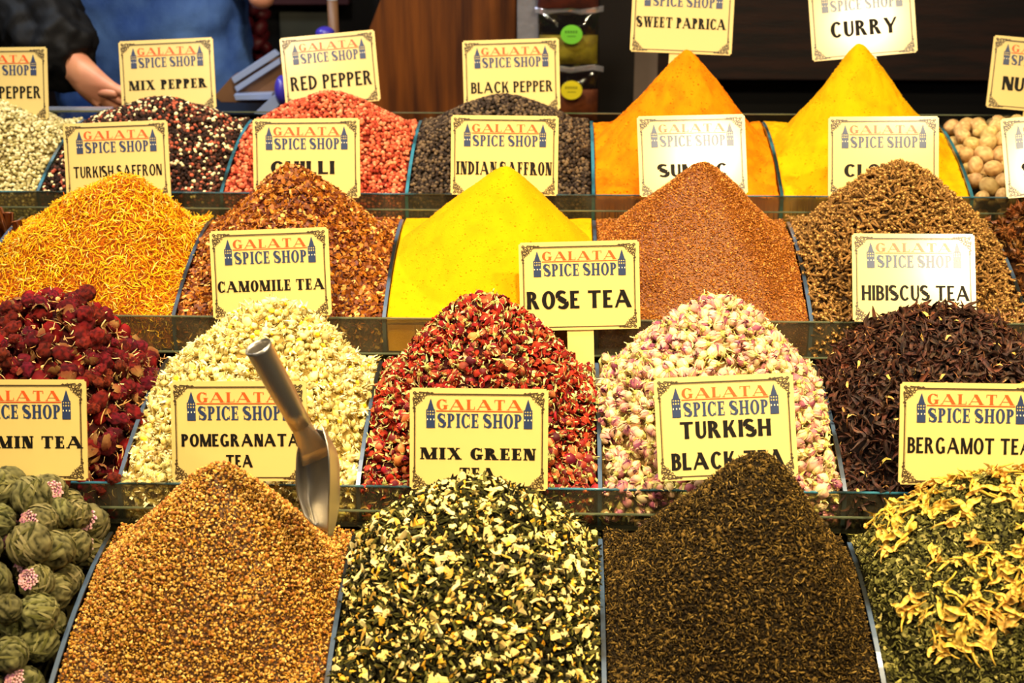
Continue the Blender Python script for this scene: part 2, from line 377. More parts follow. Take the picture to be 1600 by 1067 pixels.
# ---------------------------------------------------------------- heap builder: core + loose grains as one stuff object
M_grain = mat('grains', attr=True, rough=.75, spec=.12)
M_shiny = mat('glossy_grains', attr=True, rough=.5, spec=.28)
M_petal = mat('dried_petals', attr=True, rough=.6, spec=.3, vary=.22)
M_rose = mat('dried_rose_petals', attr=True, rough=.6, spec=.25, vary=.42)
M_piece = mat('dried_pieces', attr=True, rough=.6, spec=.35, vary=.18, bump=.35, bscale=900)
SIGNRECT = []                                                          # pixel boxes of the signs, for choosing what is seen
def visible_rank(P, nn, spacing):
    out = np.zeros(len(P))
    for i, (p, n) in enumerate(zip(P, nn)):
        x, y, d = proj(p)
        v = (CAM - Vector(p)).normalized()
        ok = -5 < x < 1605 and -5 < y < 1072 and v.dot(Vector(n)) > .02
        if ok:
            for (a, b, c, e, dd) in SIGNRECT:
                if dd < d - .03 and a + 4 < x < c - 4 and b + 4 < y < e - 4: ok = False; break
        out[i] = (1 / d if ok else -1)
    return out
def heap_core(h, col, col2=None, lower=.003, nx=60, scale=60):  # filling under the pieces; shade of the gaps is put into its dark colour
    V, T = h.mesh('core', nx, nx, lower=lower); C = np.tile(np.array(col), (len(V), 1))
    if col2 is not None:
        k = (.5 + .5 * np.sin(V[:, 0] * scale * 2 + 3 * np.sin(V[:, 1] * scale)) * np.sin(V[:, 1] * scale * 1.7))[:, None]; C = C * (1 - k) + np.array(col2) * k
    return V, T, C
def grains(name, label, cat, h, core, layers, m=M_grain, smooth=True):
    """layers: (protos, spacing, size, size jitter, palette function, lift, tilt, free)"""
    parts = [core]
    for (pr, spc, size, sj, pal, lift, tilt, free) in layers:
        P, nn = h.points(spc); P = P + nn * lift * size; R = rand_rots(nn, tilt, free); sc = size * np.clip(rng.normal(1, sj, len(P)), .5, 1.8)
        parts.append(scatter(pr, P, R, sc, pal(len(P))))
    V, T, C = join(*parts); o = link(name, me_tris(name, V, T, C, smooth), m); tag(o, label, cat, kind='stuff'); return o
def pieces(name, label, cat, group, h, protos, spc, size, sj, maxn=300, lift=.2, tilt=.5, free=False, m=M_petal, stuffname=None, stufflabel=None, core=None,
           protos_low=None, extra=(), front=True, filt=None, smooth=True):
    """up to maxn of the largest seen pieces become objects of their own; the rest joins the heap's stuff object"""
    P, nn = h.points(spc, front=front)
    if filt is not None: k = filt(P); P, nn = P[k], nn[k]
    P = P + nn * lift * size; R = rand_rots(nn, tilt, free); sc = size * np.clip(rng.normal(1, sj, len(P)), .55, 1.6)
    rk = visible_rank(P, nn, spc); order = np.argsort(-rk); chosen = [i for i in order[:maxn] if rk[i] > 0]; cs = set(chosen)
    meshes = []
    for j, (V, T, C) in enumerate(protos): meshes.append(me_tris(name, V, T, C, smooth)); meshes[-1].materials.append(m)
    made = []
    for i in chosen:
        o = bpy.data.objects.new(name, meshes[int(rng.integers(0, len(meshes)))]); COL.objects.link(o)
        o.matrix_world = Matrix.Translation(P[i]) @ Matrix(R[i].tolist()).to_4x4() @ Matrix.Scale(sc[i], 4)
        o['label'] = label; o['category'] = cat; o['group'] = group; made.append(o)
    rest = np.array([i not in cs for i in range(len(P))]); parts = [core] if core is not None else []
    pl = protos_low or protos
    if rest.any():
        parts.append(scatter(pl, P[rest], R[rest], sc[rest], 1 + rng.normal(0, .15, (int(rest.sum()), 1)) * np.ones((1, 3))))
    for (pr, spc2, size2, sj2, pal, lift2, tilt2, free2) in extra:  # buried layers come with dimmed colours, shading the gaps
        P2, n2 = h.points(spc2); P2 = P2 + n2 * lift2 * size2
        parts.append(scatter(pr, P2, rand_rots(n2, tilt2, free2), size2 * np.clip(rng.normal(1, sj2, len(P2)), .5, 1.8), pal(len(P2))))
    V, T, C = join(*parts); o = link(stuffname, me_tris(stuffname, V, T, C, smooth), M_grain); tag(o, stufflabel, stuffname.split('_')[-1], kind='stuff')
    return made

# ---------------------------------------------------------------- lettering: a small drawn alphabet
def ring_(cx, cy, rx, ry, T, t, a0, a1, n=22):
    out = []
    for i in range(n):
        a, b = rad(a0 + (a1 - a0) * i / n), rad(a0 + (a1 - a0) * (i + 1) / n)
        f = lambda q, x, y: (cx + x * math.cos(q), cy + y * math.sin(q))
        out.append([f(a, rx, ry), f(b, rx, ry), f(b, rx - T, ry - t), f(a, rx - T, ry - t)])
    return out
def rc(x0, y0, x1, y1): return [[(x0, y0), (x1, y0), (x1, y1), (x0, y1)]]
def dg(xa, ya, xb, yb, w_): return [[(xa, ya), (xa + w_, ya), (xb + w_, yb), (xb, yb)]]
def stroke(pts, ws):
    out = []; L_, R_ = [], []
    for i, (x, y) in enumerate(pts):
        j0, j1 = max(i - 1, 0), min(i + 1, len(pts) - 1); dx, dy = pts[j1][0] - pts[j0][0], pts[j1][1] - pts[j0][1]; l = math.hypot(dx, dy) or 1
        L_.append((x - dy / l * ws[i] / 2, y + dx / l * ws[i] / 2)); R_.append((x + dy / l * ws[i] / 2, y - dx / l * ws[i] / 2))
    for i in range(len(pts) - 1): out.append([L_[i], R_[i], R_[i + 1], L_[i + 1]])
    return out
def glyph(ch, T, t, sf):
    s = t * .85; o = .085 if sf else 0
    def stem(x, y0=0, y1=1, lo=True, hi=True, w_=None):
        w_ = w_ or T; q = rc(x, y0, x + w_, y1)
        if sf and lo: q += rc(x - o, y0, x + w_ + o, y0 + s)
        if sf and hi: q += rc(x - o, y1 - s, x + w_ + o, y1)
        if not sf: q += [[(x - .015, y1), (x + w_ + .015, y1), (x + w_, y1 - .25), (x, y1 - .25)], [(x - .015, y0), (x + w_ + .015, y0), (x + w_, y0 + .25), (x, y0 + .25)]]
        return q
    def foot(x, w_, y): return rc(x - o, y, x + w_ + o, y + s) if sf else []
    x0 = o
    if ch == 'I': return stem(x0), T + 2 * o
    if ch == 'L': return stem(x0) + rc(x0, 0, x0 + .58, t) + (rc(x0 + .58 - s, 0, x0 + .58, .3) if sf else []), .60 + o
    if ch in 'EF':
        q = stem(x0) + rc(x0, 1 - t, x0 + .56, 1) + rc(x0, .5 - t * .4, x0 + .46, .5 + t * .6)
        if ch == 'E': q += rc(x0, 0, x0 + .58, t)
        if sf: q += rc(x0 + .56 - s, .74, x0 + .56, 1) + rc(x0 + .44 - s * .5, .36, x0 + .44 + s * .3, .66) + (rc(x0 + .58 - s, 0, x0 + .58, .28) if ch == 'E' else [])
        return q, .62 + o
    if ch == 'T': return stem(x0 + .28 - (0 if sf else .0), hi=False) + rc(x0, 1 - t, x0 + .56 + T, 1) + (rc(x0, .72, x0 + s, 1) + rc(x0 + .56 + T - s, .72, x0 + .56 + T, 1) if sf else []), .60 + T + o
    if ch == 'H': return stem(x0) + stem(x0 + .52) + rc(x0, .5 - t / 2, x0 + .6, .5 + t / 2), .52 + T + 2 * o
    if ch == 'N': return stem(x0, w_=t * 1.2) + stem(x0 + .58, w_=t * 1.2, lo=False) + dg(x0, 1, x0 + .58 + t * 1.2 - T * 1.25, 0, T * 1.25), .58 + t * 1.2 + 2 * o
    if ch == 'M': return stem(x0, w_=t * 1.2) + stem(x0 + .74) + dg(x0, 1, x0 + .34, 0, T * 1.1) + dg(x0 + .74 + T - t * 1.3, 1, x0 + .40, 0, t * 1.2), .74 + T + 2 * o
    if ch == 'A':
        ap = .46; q = dg(x0, 0, x0 + ap - t * .3, 1, t * 1.1) + dg(x0 + .86 - T * .3, 0, x0 + ap - T * .55, 1, T * 1.15) + rc(x0 + .14, .27, x0 + .76, .27 + t)
        return q + foot(x0 + .01, t, 0) + foot(x0 + .88 - T * .3, T, 0), .92 + T * .7 + 2 * o * .6
    if ch == 'V': return dg(x0, 1, x0 + .36, 0, T * 1.1) + dg(x0 + .80, 1, x0 + .42, 0, t * 1.1) + foot(x0, T, 1 - s) + foot(x0 + .8, t, 1 - s), .84 + T * .4 + o
    if ch == 'W': return dg(x0, 1, x0 + .26, 0, T) + dg(x0 + .54, 1, x0 + .30, 0, t * 1.1) + dg(x0 + .46, 1, x0 + .72, 0, T) + dg(x0 + 1.04, 1, x0 + .78, 0, t * 1.1) + foot(x0, T, 1 - s) + foot(x0 + .5, T, 1 - s) + foot(x0 + 1.04, t, 1 - s), 1.14 + 2 * o
    if ch == 'X': return dg(x0, 1, x0 + .54, 0, T * 1.15) + dg(x0 + .60, 1, x0 + .04, 0, t * 1.1) + foot(x0, T, 1 - s) + foot(x0 + .6, t, 1 - s) + foot(x0 + .04, t, 0) + foot(x0 + .55, T, 0), .58 + T * 1.2 + 2 * o
    if ch == 'Y': return rc(x0 + .32, 0, x0 + .32 + T, .48) + dg(x0, 1, x0 + .32, .42, T) + dg(x0 + .74, 1, x0 + .32 + T - t * 1.2, .42, t * 1.2) + foot(x0 + .32, T, 0) + foot(x0, T, 1 - s) + foot(x0 + .7, t, 1 - s), .82 + T * .3 + o
    if ch == 'K': return stem(x0) + dg(x0 + .52, 1, x0 + T * .8, .42, t * 1.3) + dg(x0 + .24, .62, x0 + .52, 0, T * 1.1) + foot(x0 + .54, T, 0) + foot(x0 + .52, t, 1 - s), .56 + T * 1.1 + 2 * o
    if ch == 'U': return rc(x0, .35, x0 + T, 1) + rc(x0 + .66 - t * 1.2, .35, x0 + .66, 1) + ring_(x0 + .33, .36, .33, .37, T, t, 180, 270) + ring_(x0 + .33, .36, .33, .37, t * 1.2, t, 270, 360) + foot(x0, T, 1 - s) + foot(x0 + .62, t, 1 - s), .68 + o
    if ch == 'J': return rc(x0 + .3, .25, x0 + .3 + T, 1) + ring_(x0 + .13 + T * .5, .28, .17 + T * .5, .29, T * .7, t, 180, 360) + foot(x0 + .3, T, 1 - s), .36 + T + o
    if ch == 'O': return ring_(.42, .5, .42, .52, T * 1.05, t, 0, 360, 40), .84
    if ch in 'CG':
        q = ring_(.42, .5, .42, .52, T * 1.05, t, 42, 318, 32)
        if sf: q += rc(.70, .66, .70 + s * .9, .98) + (rc(.70, .02, .70 + s * .9, .30) if ch == 'C' else [])
        if ch == 'G': q += rc(.78 - T, .04, .78, .44) + (rc(.78 - T - .1, .44 - s, .78 + .1, .44) if sf else rc(.78 - T - .06, .44 - t, .78, .44))
        return q, (.80 if ch == 'C' else .86)
    if ch == 'D': return stem(x0, lo=sf, hi=sf) + ring_(x0 + T * .5 + .02, .5, .60, .5, T * 1.05, t, -90, 90) + rc(x0, 0, x0 + .14, t) + rc(x0, 1 - t, x0 + .14, 1), .66 + T * .5 + o
    if ch in 'PRB':
        yb = .46; q = stem(x0) + ring_(x0 + .26, (1 + yb) / 2, .34, (1 - yb) / 2, T * 1.02, t, -90, 90) + rc(x0, 1 - t, x0 + .27, 1) + rc(x0, yb, x0 + .27, yb + t)
        if ch == 'R': q += dg(x0 + .26, yb + .02, x0 + .50, 0, T * 1.1) + foot(x0 + .52, T, 0)
        if ch == 'B': q += ring_(x0 + .28, (yb + t) / 2, .37, (yb + t) / 2, T * 1.02, t, -90, 90) + rc(x0, 0, x0 + .29, t)
        return q, (.56 + T * 1.1 + o if ch == 'R' else .64 + o)
    if ch == 'S':
        pts, ws = [], []; cx = .33; rx, ry = .27, .25
        for i in range(13):
            a = rad(35 + (235) * i / 12); pts.append((cx + rx * math.cos(a) * (1 if math.cos(a) < 0 else .95), .745 + ry * math.sin(a) * .84)); ws.append(t + (T * 1.15 - t) * max(0, -math.cos(a)) ** .8 if i < 10 else T * 1.1)
        for i in range(13):
            a = rad(90 - 235 * i / 12); pts.append((cx + rx * math.cos(a) * 1.05, .265 + ry * math.sin(a) * .84 + .0)); ws.append(T * 1.15 if i < 4 else t + (T * 1.15 - t) * max(0, math.cos(a)) ** .8)
        # join the two bowls with a diagonal spine
        q = stroke(pts[:10], ws[:10]) + stroke([pts[9], (cx, .5), pts[16]], [T * 1.1, T * 1.25, T * 1.1]) + stroke(pts[16:], ws[16:])
        if sf: q += rc(.55, .68, .55 + s, .97) + rc(.03, .03, .03 + s, .33)
        return q, .60 + T * .55
    return [], .35
def text_polys(txt, x0, x1, yb, h, T=.2, t=.08, sf=True, gap=.12, sp=.42):
    items = []; x = 0
    for ch in txt:
        if ch == ' ': x += sp; continue
        q, w_ = glyph(ch, T, t, sf); items.append((q, x)); x += w_ + gap
    tot = x - gap; k = (x1 - x0) / tot; out = []
    for q, xx in items:
        for poly in q: out.append([(x0 + (px + xx) * k, yb + py * h) for px, py in poly])
    return out
def flat_mesh(name, polys, y=-.0006):
    V, Fc = [], []; 
    for i, p in enumerate(polys):
        b = len(V); yy = y - (i % 40) * 1e-6; a = sum(p[j][0] * p[(j + 1) % len(p)][1] - p[(j + 1) % len(p)][0] * p[j][1] for j in range(len(p)))
        p = p if a > 0 else p[::-1]; V += [(q[0], yy, q[1]) for q in p]; Fc.append(list(range(b, b + len(p))))
    return me_from(name, V, Fc)

# ---------------------------------------------------------------- price signs
SW, SH = .15, .1105; U = SW / 1223
def lx(px): return (px - 112 - 611.5) * U
def lz(py): return SH - (py - 95) * U
M_card = mat('cream_card', lin(219, 194, 120), .38, coat=.6, coat_rough=.14, bump=.02, bscale=300)
M_ink = mat('black_ink', lin(12, 8, 5), .6, spec=.2)
M_line = mat('brown_ink', lin(62, 44, 16), .5, coat=.4, coat_rough=.2)
M_orange = mat('orange_ink', lin(226, 84, 22), .45, coat=.4, coat_rough=.2)
M_navy = mat('navy_ink', lin(38, 54, 92), .45, coat=.45, coat_rough=.2)
bm = bmesh.new(); box_bm(bm, -SW / 2, SW / 2, 0, .0022, 0, SH)
ve = [e for e in bm.edges if abs((e.verts[0].co - e.verts[1].co).y) > .001]; bmesh.ops.bevel(bm, geom=ve, offset=.0022, segments=3, affect='EDGES')
me_card = from_bm('card', bm); me_card.materials.append(M_card)
bm = bmesh.new(); box_bm(bm, -.0165, .0165, .0022, .0040, -.075, .02); me_stake = from_bm('stake', bm); me_stake.materials.append(M_card)
def R4(x0, y0, x1, y1): return [(lx(x0), lz(y1)), (lx(x1), lz(y1)), (lx(x1), lz(y0)), (lx(x0), lz(y0))]
bord = [R4(255, 141, 1190, 151), R4(150, 270, 159, 850), R4(1281, 270, 1290, 850), R4(255, 958, 1190, 967)]
bord += [R4(255, 156, 1190, 159), R4(164, 270, 166, 850), R4(1275, 270, 1277, 850)]
me_bord = flat_mesh('border_line', bord); me_bord.materials.append(M_line)
def corner():                                                        # curls of a corner ornament, unit: sign pixels from the corner point
    q = []
    def curl(cx, cy, r, a0, turns, w_, sg=1):
        n = int(14 * turns) + 6; pts = []
        for i in range(n + 1):
            f = i / n; a = rad(a0) + sg * f * turns * 2 * math.pi; rr = r * (1 - .72 * f); pts.append((cx + rr * math.cos(a), cy - rr * math.sin(a)))
        return stroke(pts, [w_ * (1 - .3 * i / n) for i in range(n + 1)])
    q += curl(38, 38, 34, 200, 1.3, 9) + curl(78, 30, 26, 150, 1.3, 8, -1) + curl(30, 78, 26, 240, 1.3, 8) + curl(70, 68, 24, 60, 1.2, 8) + curl(22, 112, 20, 90, 1.1, 8, -1) + curl(112, 22, 20, 180, 1.1, 8)
    q += curl(18, 16, 15, 0, 1, 8) + curl(52, 100, 15, 0, 1, 7) + curl(100, 52, 15, 90, 1, 7) + curl(12, 148, 13, 300, 1, 9) + curl(140, 14, 14, 120, 1, 9) + curl(20, 178, 9, 90, .9, 9) + curl(172, 16, 9, 0, .9, 9)
    q += stroke([(4, 10), (60, 52), (88, 90)], [5, 8, 4]) + stroke([(5, 60), (14, 120), (18, 190)], [9, 7, 4]) + stroke([(60, 5), (120, 10), (190, 14)], [9, 7, 4])
    return q
CQ = corner()
def cmesh(ox, oy, sx, sy): m_ = flat_mesh('corner_ornament', [[(lx(ox + sx * a), lz(oy + sy * b)) for a, b in p] for p in CQ], y=-.0007); m_.materials.append(M_line); return m_
me_corn = [cmesh(136, 124, 1, 1), cmesh(1304, 124, -1, 1), cmesh(136, 984, 1, -1), cmesh(1304, 984, -1, -1)]
def tower(cx):
    q = [[(lx(cx - 30), lz(282)), (lx(cx + 30), lz(282)), (lx(cx + 2), lz(190)), (lx(cx - 2), lz(190))], R4(cx - 38, 345, cx + 38, 448), R4(cx - 38, 283, cx + 38, 291), R4(cx - 40, 306, cx + 40, 316)]
    for a in (-40, -20, 4, 26): q += [R4(cx + a, 283, cx + a + 10, 345)]
    q += [R4(cx - 38, 333, cx + 38, 346)]
    return q
def win(cx): return [R4(cx + a, 365, cx + a + 9, 378) for a in (-33, -4, 24)]
me_tow = []
for cx in (298, 1158):
    m_ = flat_mesh('tower_emblem', tower(cx)); m_.materials.append(M_navy); me_tow.append(m_)
M_cream = mat('cream_ink', lin(250, 236, 190), .5)
me_win = flat_mesh('tower_windows', win(298) + win(1158), y=-.0009); me_win.materials.append(M_cream)
u1 = lambda y: lz(y)
gal = text_polys('GALATA', lx(350), lx(1105), lz(282), 88 * U, T=.22, t=.05, sf=True, gap=.10)
mid = (lx(350) + lx(1105)) / 2; hw = (lx(1105) - lx(350)) / 2
gal = [[(x, y) for x, y in p] for p in gal] + [R4(345, 291, 1112, 300)]
me_gal = flat_mesh('heading_lettering', gal); me_gal.materials.append(M_orange)
me_shop = flat_mesh('shop_lettering', text_polys('SPICE SHOP', lx(364), lx(1104), lz(443), 124 * U, T=.24, t=.085, sf=True, gap=.10, sp=.36)); me_shop.materials.append(M_navy)

def sign(tl, tr, lines, label, lean=16, stake=-.0, sf=True, T=.24, t=.09, hpx=.74, turn=0, push=0, hot=None):
    wpx = math.hypot(tr[0] - tl[0], tr[1] - tl[1]); d = SW * F / wpx + push; ks = d / (d - push)
    cx, cy = (tl[0] + tr[0]) / 2, (tl[1] + tr[1]) / 2
    roll = math.atan2(tr[1] - tl[1], tr[0] - tl[0])
    if hot:
        q = at_depth(hot[0], hot[1], d); n_ = ((CAM - q).normalized() + (AISLE - q).normalized()).normalized(); lean = math.degrees(math.asin(n_.z)); turn = math.degrees(math.atan2(n_.x, -n_.y))
    M = (Matrix.Rotation(rad(turn), 3, 'Z') @ Matrix.Rotation(-rad(lean), 3, 'X') @ Matrix.Rotation(roll, 3, 'Y'))
    top = at_depth(cx, cy, d); upv = M @ Vector((0, 0, 1)); base = top - upv * SH * ks
    r = empty('price_sign', base); r.rotation_euler = M.to_euler(); r.scale = (ks,) * 3
    tag(r, label, 'sign', 'shop signs standing in the heaps')
    link('card', me_card, parent=r); s_ = link('stake', me_stake, parent=r); s_.location.x = stake
    link('border_line', me_bord, parent=r)
    for m_ in me_corn: link('corner_ornament', m_, parent=r)
    for m_ in me_tow: link('tower_emblem', m_, parent=r)
    link('tower_windows', me_win, parent=r); link('heading_lettering', me_gal, parent=r); link('shop_lettering', me_shop, parent=r)
    for (txt, x0, x1, yb, h) in lines:
        me = flat_mesh('product_lettering', text_polys(txt, lx(112 + 1223 * x0), lx(112 + 1223 * x1), lz(95 + 901 * yb), h * 901 * U, T=T, t=t, sf=sf, gap=.09 if sf else .10, sp=.40))
        link('product_lettering', me, M_ink, parent=r)
    SIGNRECT.append((min(tl[0], tr[0]), min(tl[1], tr[1]), max(tl[0], tr[0]), max(tl[1], tr[1]) + wpx * hpx, d))
    return r
SERIF = dict(sf=True, T=.29, t=.10); SANS = dict(sf=False, T=.26, t=.15); SLIM = dict(sf=False, T=.22, t=.13)
BL = 'cream card sign reading %s, %s'
sign((-80, 594), (135, 592), [('JASMIN TEA', .03, .97, .68, .12)], BL % ('MIN TEA', 'cut by the frame, above the green tea balls'), **SERIF)
sign((265, 597), (479, 594), [('POMEGRANATA', .075, .95, .65, .125), ('TEA', .40, .60, .86, .125)], BL % ('POMEGRANATA TEA', 'behind the steel scoop'), **SANS)
sign((640, 607), (857, 607), [('MIX GREEN', .076, .915, .70, .115), ('TEA', .355, .625, .895, .115)], BL % ('MIX GREEN TEA', 'in front of the dark red rosebuds'), **SERIF)
sign((1021, 590), (1239, 583), [('TURKISH', .17, .82, .60, .165), ('BLACK TEA', .10, .91, .90, .165)], BL % ('TURKISH BLACK TEA', 'above the dark tea heap'), lean=24, turn=3, **SANS)
sign((1408, 598), (1626, 599), [('BERGAMOT TEA', .06, .95, .69, .155)], BL % ('BERGAMOT TEA', 'in front of the dried hibiscus'), lean=18, **SLIM)
sign((326, 362), (513, 354), [('CAMOMILE TEA', .05, .95, .70, .125)], BL % ('CAMOMILE TEA', 'standing in the chilli flakes'), **SERIF)
sign((810, 380), (998, 374), [('ROSE TEA', .06, .935, .755, .20)], BL % ('ROSE TEA', 'on a pale stake beside the yellow powder'), stake=.0, **SANS)
sign((1332, 366), (1521, 364), [('HIBISCUS TEA', .075, .95, .76, .17)], BL % ('HIBISCUS TEA', 'standing in the cloves'), hot=(1500, 415), **SLIM)
sign((97, 194), (262, 187), [('TURKISH SAFFRON', .08, .925, .70, .145)], BL % ('TURKISH SAFFRON', 'behind the orange saffron threads'), **SLIM)
sign((394, 186), (562, 184), [('CHILLI', .165, .76, .70, .165)], BL % ('CHILLI', 'behind the peak of chilli flakes'), **SANS)
sign((705, 180), (873, 181), [('INDIAN SAFFRON', .05, .945, .745, .165)], BL % ('INDIAN SAFFRON', 'behind the bright yellow cone'), **SERIF)
sign((994, 180), (1165, 180), [('SUMAC', .18, .82, .76, .155)], BL % ('SUMAC', 'with a white glare, behind the brown cone'), hot=(1105, 240), **SANS)
sign((1295, 183), (1466, 181), [('CLOVES', .145, .82, .745, .155)], BL % ('CLOVES', 'standing behind the heap of cloves'), hot=(1420, 130), **SANS)
sign((1566, 188), (1736, 168), [('STAR ANISE', .16, .85, .74, .155)], BL % ('S', 'tilted at the edge above the star anise'), hot=(1640, 260), **SANS)
sign((-78, 75), (74, 73), [('WHITE PEPPER', .06, .93, .71, .17)], BL % ('PEPPER', 'cut by the frame behind pale peppercorns'), **SLIM)
sign((184, 65), (333, 58), [('MIX PEPPER', .085, .915, .70, .135)], BL % ('MIX PEPPER', 'beside the hand'), **SERIF)
sign((436, 60), (585, 46), [('RED PEPPER', .075, .935, .76, .20)], BL % ('RED PEPPER', 'standing in the pink peppercorns'), **SLIM)
sign((722, 64), (873, 59), [('BLACK PEPPER', .08, .93, .74, .155)], BL % ('BLACK PEPPER', 'in front of the wooden panel'), **SLIM)
sign((990, -38), (1149, -32), [('SWEET PAPRICA', .055, .93, .67, .14)], BL % ('SWEET PAPRICA', 'above the orange powder cone'), push=.13, **SERIF)
sign((1262, -25), (1425, -40), [('CURRY', .19, .82, .72, .20)], BL % ('CURRY', 'above the tall yellow powder cone'), push=.15, **SANS)
sign((1554, 55), (1706, 68), [('NUTMEG', .14, .90, .74, .19)], BL % ('NU', 'tilted at the edge behind the nutmegs'), **SANS)

# ---------------------------------------------------------------- heaps of the topmost tier
corn = [blob(2 if False else 1, s, .12, 1.6) for s in range(4)]
def pal_of(cols, wts=None, jit=.12): return lambda n: palette(n, cols, wts, jit)
hA1 = Heap('A', -4, (-30, 158), yp=.55, conc=.8, seed=1)
grains('white_peppercorns', 'heap of pale greenish white peppercorns at the edge of the topmost tier', 'peppercorns', hA1, heap_core(hA1, lin(120, 105, 60)),
       [(corn, .0050, .0030, .12, pal_of([(214, 196, 140), (190, 178, 120), (232, 218, 165), (165, 150, 90)]), .3, 0, True)])
hA2 = Heap('A', -3, (250, 156), yp=.58, conc=.72, seed=2)
grains('mixed_peppercorns', 'heap of mixed black, white and red peppercorns behind the saffron sign', 'peppercorns', hA2, heap_core(hA2, lin(40, 25, 18)),
       [(corn, .0050, .0031, .12, pal_of([(42, 28, 22), (60, 40, 30), (236, 220, 165), (178, 88, 62), (110, 62, 46)], [5, 3, 1.7, 1.7, 1.6]), .3, 0, True)])
hA3 = Heap('A', -2, (510, 146), yp=.58, conc=.8, seed=3)
grains('pink_peppercorns', 'heap of salmon red pink peppercorns on the topmost tier', 'peppercorns', hA3, heap_core(hA3, lin(110, 35, 22)),
       [(corn, .0052, .0032, .14, pal_of([(188, 80, 50), (204, 104, 68), (156, 54, 34), (220, 138, 96)]), .3, 0, True)])
hA4 = Heap('A', -1, (785, 151), yp=.58, conc=.75, seed=4)
bcorn = [blob(1, s, .22, 2.4) for s in range(5)]
grains('black_peppercorns', 'heap of dark grey brown black peppercorns behind the yellow cone sign', 'peppercorns', hA4, heap_core(hA4, lin(35, 28, 20)),
       [(bcorn, .0050, .0031, .14, pal_of([(84, 68, 52), (60, 48, 38), (110, 90, 66), (44, 34, 28)]), .3, 0, True)])

def powder(name, label, h, cols, m, micro=.0012, mscale=90, crumbs=.004, crumbcol=None):
    V, T = h.mesh('p', 130, 130, micro=micro, mscale=mscale); C = np.tile(np.array(lin(*cols[0])), (len(V), 1))
    k = np.array([noise.fractal(Vector((v[0] * 38, v[1] * 38, v[2] * 38 + h.seed)), .8, 2.1, 4) for v in V])
    k = np.clip(.25 + .9 * k, 0, 1)[:, None]; C = C * (1 - k) + np.array(lin(*cols[1])) * k
    P, nn = h.points(crumbs); keep = rng.uniform(size=len(P)) < .5; P, nn = P[keep], nn[keep]
    cr = [blob(1, s, .3, 2) for s in range(3)]
    G = scatter(cr, P - nn * .0004, rand_rots(nn, 1, True), .0009 * np.clip(rng.normal(1, .35, len(P)), .4, 2), palette(len(P), crumbcol or cols, None, .06))
    V, T, C = join((V, T, C), G); o = link(name, me_tris(name, V, T, C), m); tag(o, label, 'spice powder', kind='stuff'); return o
M_pow = mat('fine_powder', attr=True, rough=.9, spec=.1, bump=.5, bscale=1400, sheen=0)
hA5 = Heap('A', 0, (1075, 80), yp=.50, e=.10, conc=1.12, p=2.0, seed=5, nz=.003)
powder('paprika_powder', 'tall orange cone of ground paprika on the topmost tier', hA5, [(232, 134, 2), (208, 104, 2)], M_pow, .0025, 70)
hA6 = Heap('A', 1, (1343, 68), yp=.50, e=.07, conc=1.22, p=2.0, seed=6, nz=.003)
powder('curry_powder', 'tall yellow cone of curry powder on the topmost tier', hA6, [(228, 172, 2), (214, 150, 2)], M_pow, .0022, 70)

def nutmeg(seed):
    V, T = ICO[3]; W = []
    for v in V:
        d = .05 * fn(v, 1.2, seed) + .035 * fn((v[0] * 3, v[1] * 3, v[2] * .8), 2.2, seed + 3)
        W.append(v * (1 + d) * np.array((.82, .84, 1.06)))
    k = np.clip(.5 + 1.6 * np.array([fn((v[0] * 2, v[1] * 2, v[2] * .7), 2.5, seed) for v in V]), 0, 1)[:, None]
    return np.array(W), T, np.array(lin(226, 196, 130)) * (1 - k) + np.array(lin(186, 146, 86)) * k
def big_pile(name, label, cat, group, h, protos, size, mind, layers=2, m=None, sj=.08, tilt=9, maxn=60, front=False, corelow=.02, lift=.5):
    """large separate things packed by dart throwing"""
    mes = []
    for V, T, C in protos: me = me_tris(name, V, T, C); me.materials.append(m); mes.append(me)
    placed = []; out = []
    for L_ in range(layers):
        tries = 0; got = 0
        while tries < 6000:
            tries += 1; x = random.uniform(h.x0 + size * .5, h.x1 - size * .5); y = random.uniform(h.y0 + size * .5, h.y1 - size * .1)
            z = float(h.H(x, y)) - L_ * mind * .72
            if z < h.zl - LIPH + size * .45: z = h.zl - LIPH + size * .45
            if all((x - a) ** 2 + (y - b) ** 2 + (z - c) ** 2 > mind * mind for a, b, c in placed): placed.append((x, y, z)); got += 1
    for (x, y, z) in placed[:maxn]:
        o = bpy.data.objects.new(name, random.choice(mes)); COL.objects.link(o); o.location = (x, y, z)
        o.rotation_euler = (random.uniform(0, tilt), random.uniform(0, tilt), random.uniform(0, tilt)); s_ = size * .5 * random.gauss(1, sj); o.scale = (s_,) * 3
        if label: tag(o, label, cat, group)
        out.append(o)
    return out
M_nut = mat('nutmeg_shell', attr=True, rough=.55, spec=.3, vary=.12, bump=.3, bscale=300)
hA7 = Heap('A', 2, (1590, 192), yp=.72, conc=.6, seed=7, sink=.012)
big_pile('nutmeg', 'whole pale brown nutmeg in the pile beside the curry powder', 'nutmeg', 'nutmegs piled on the topmost tier', hA7, [nutmeg(s) for s in range(5)], .0265, .0225, 3, M_nut, maxn=200)

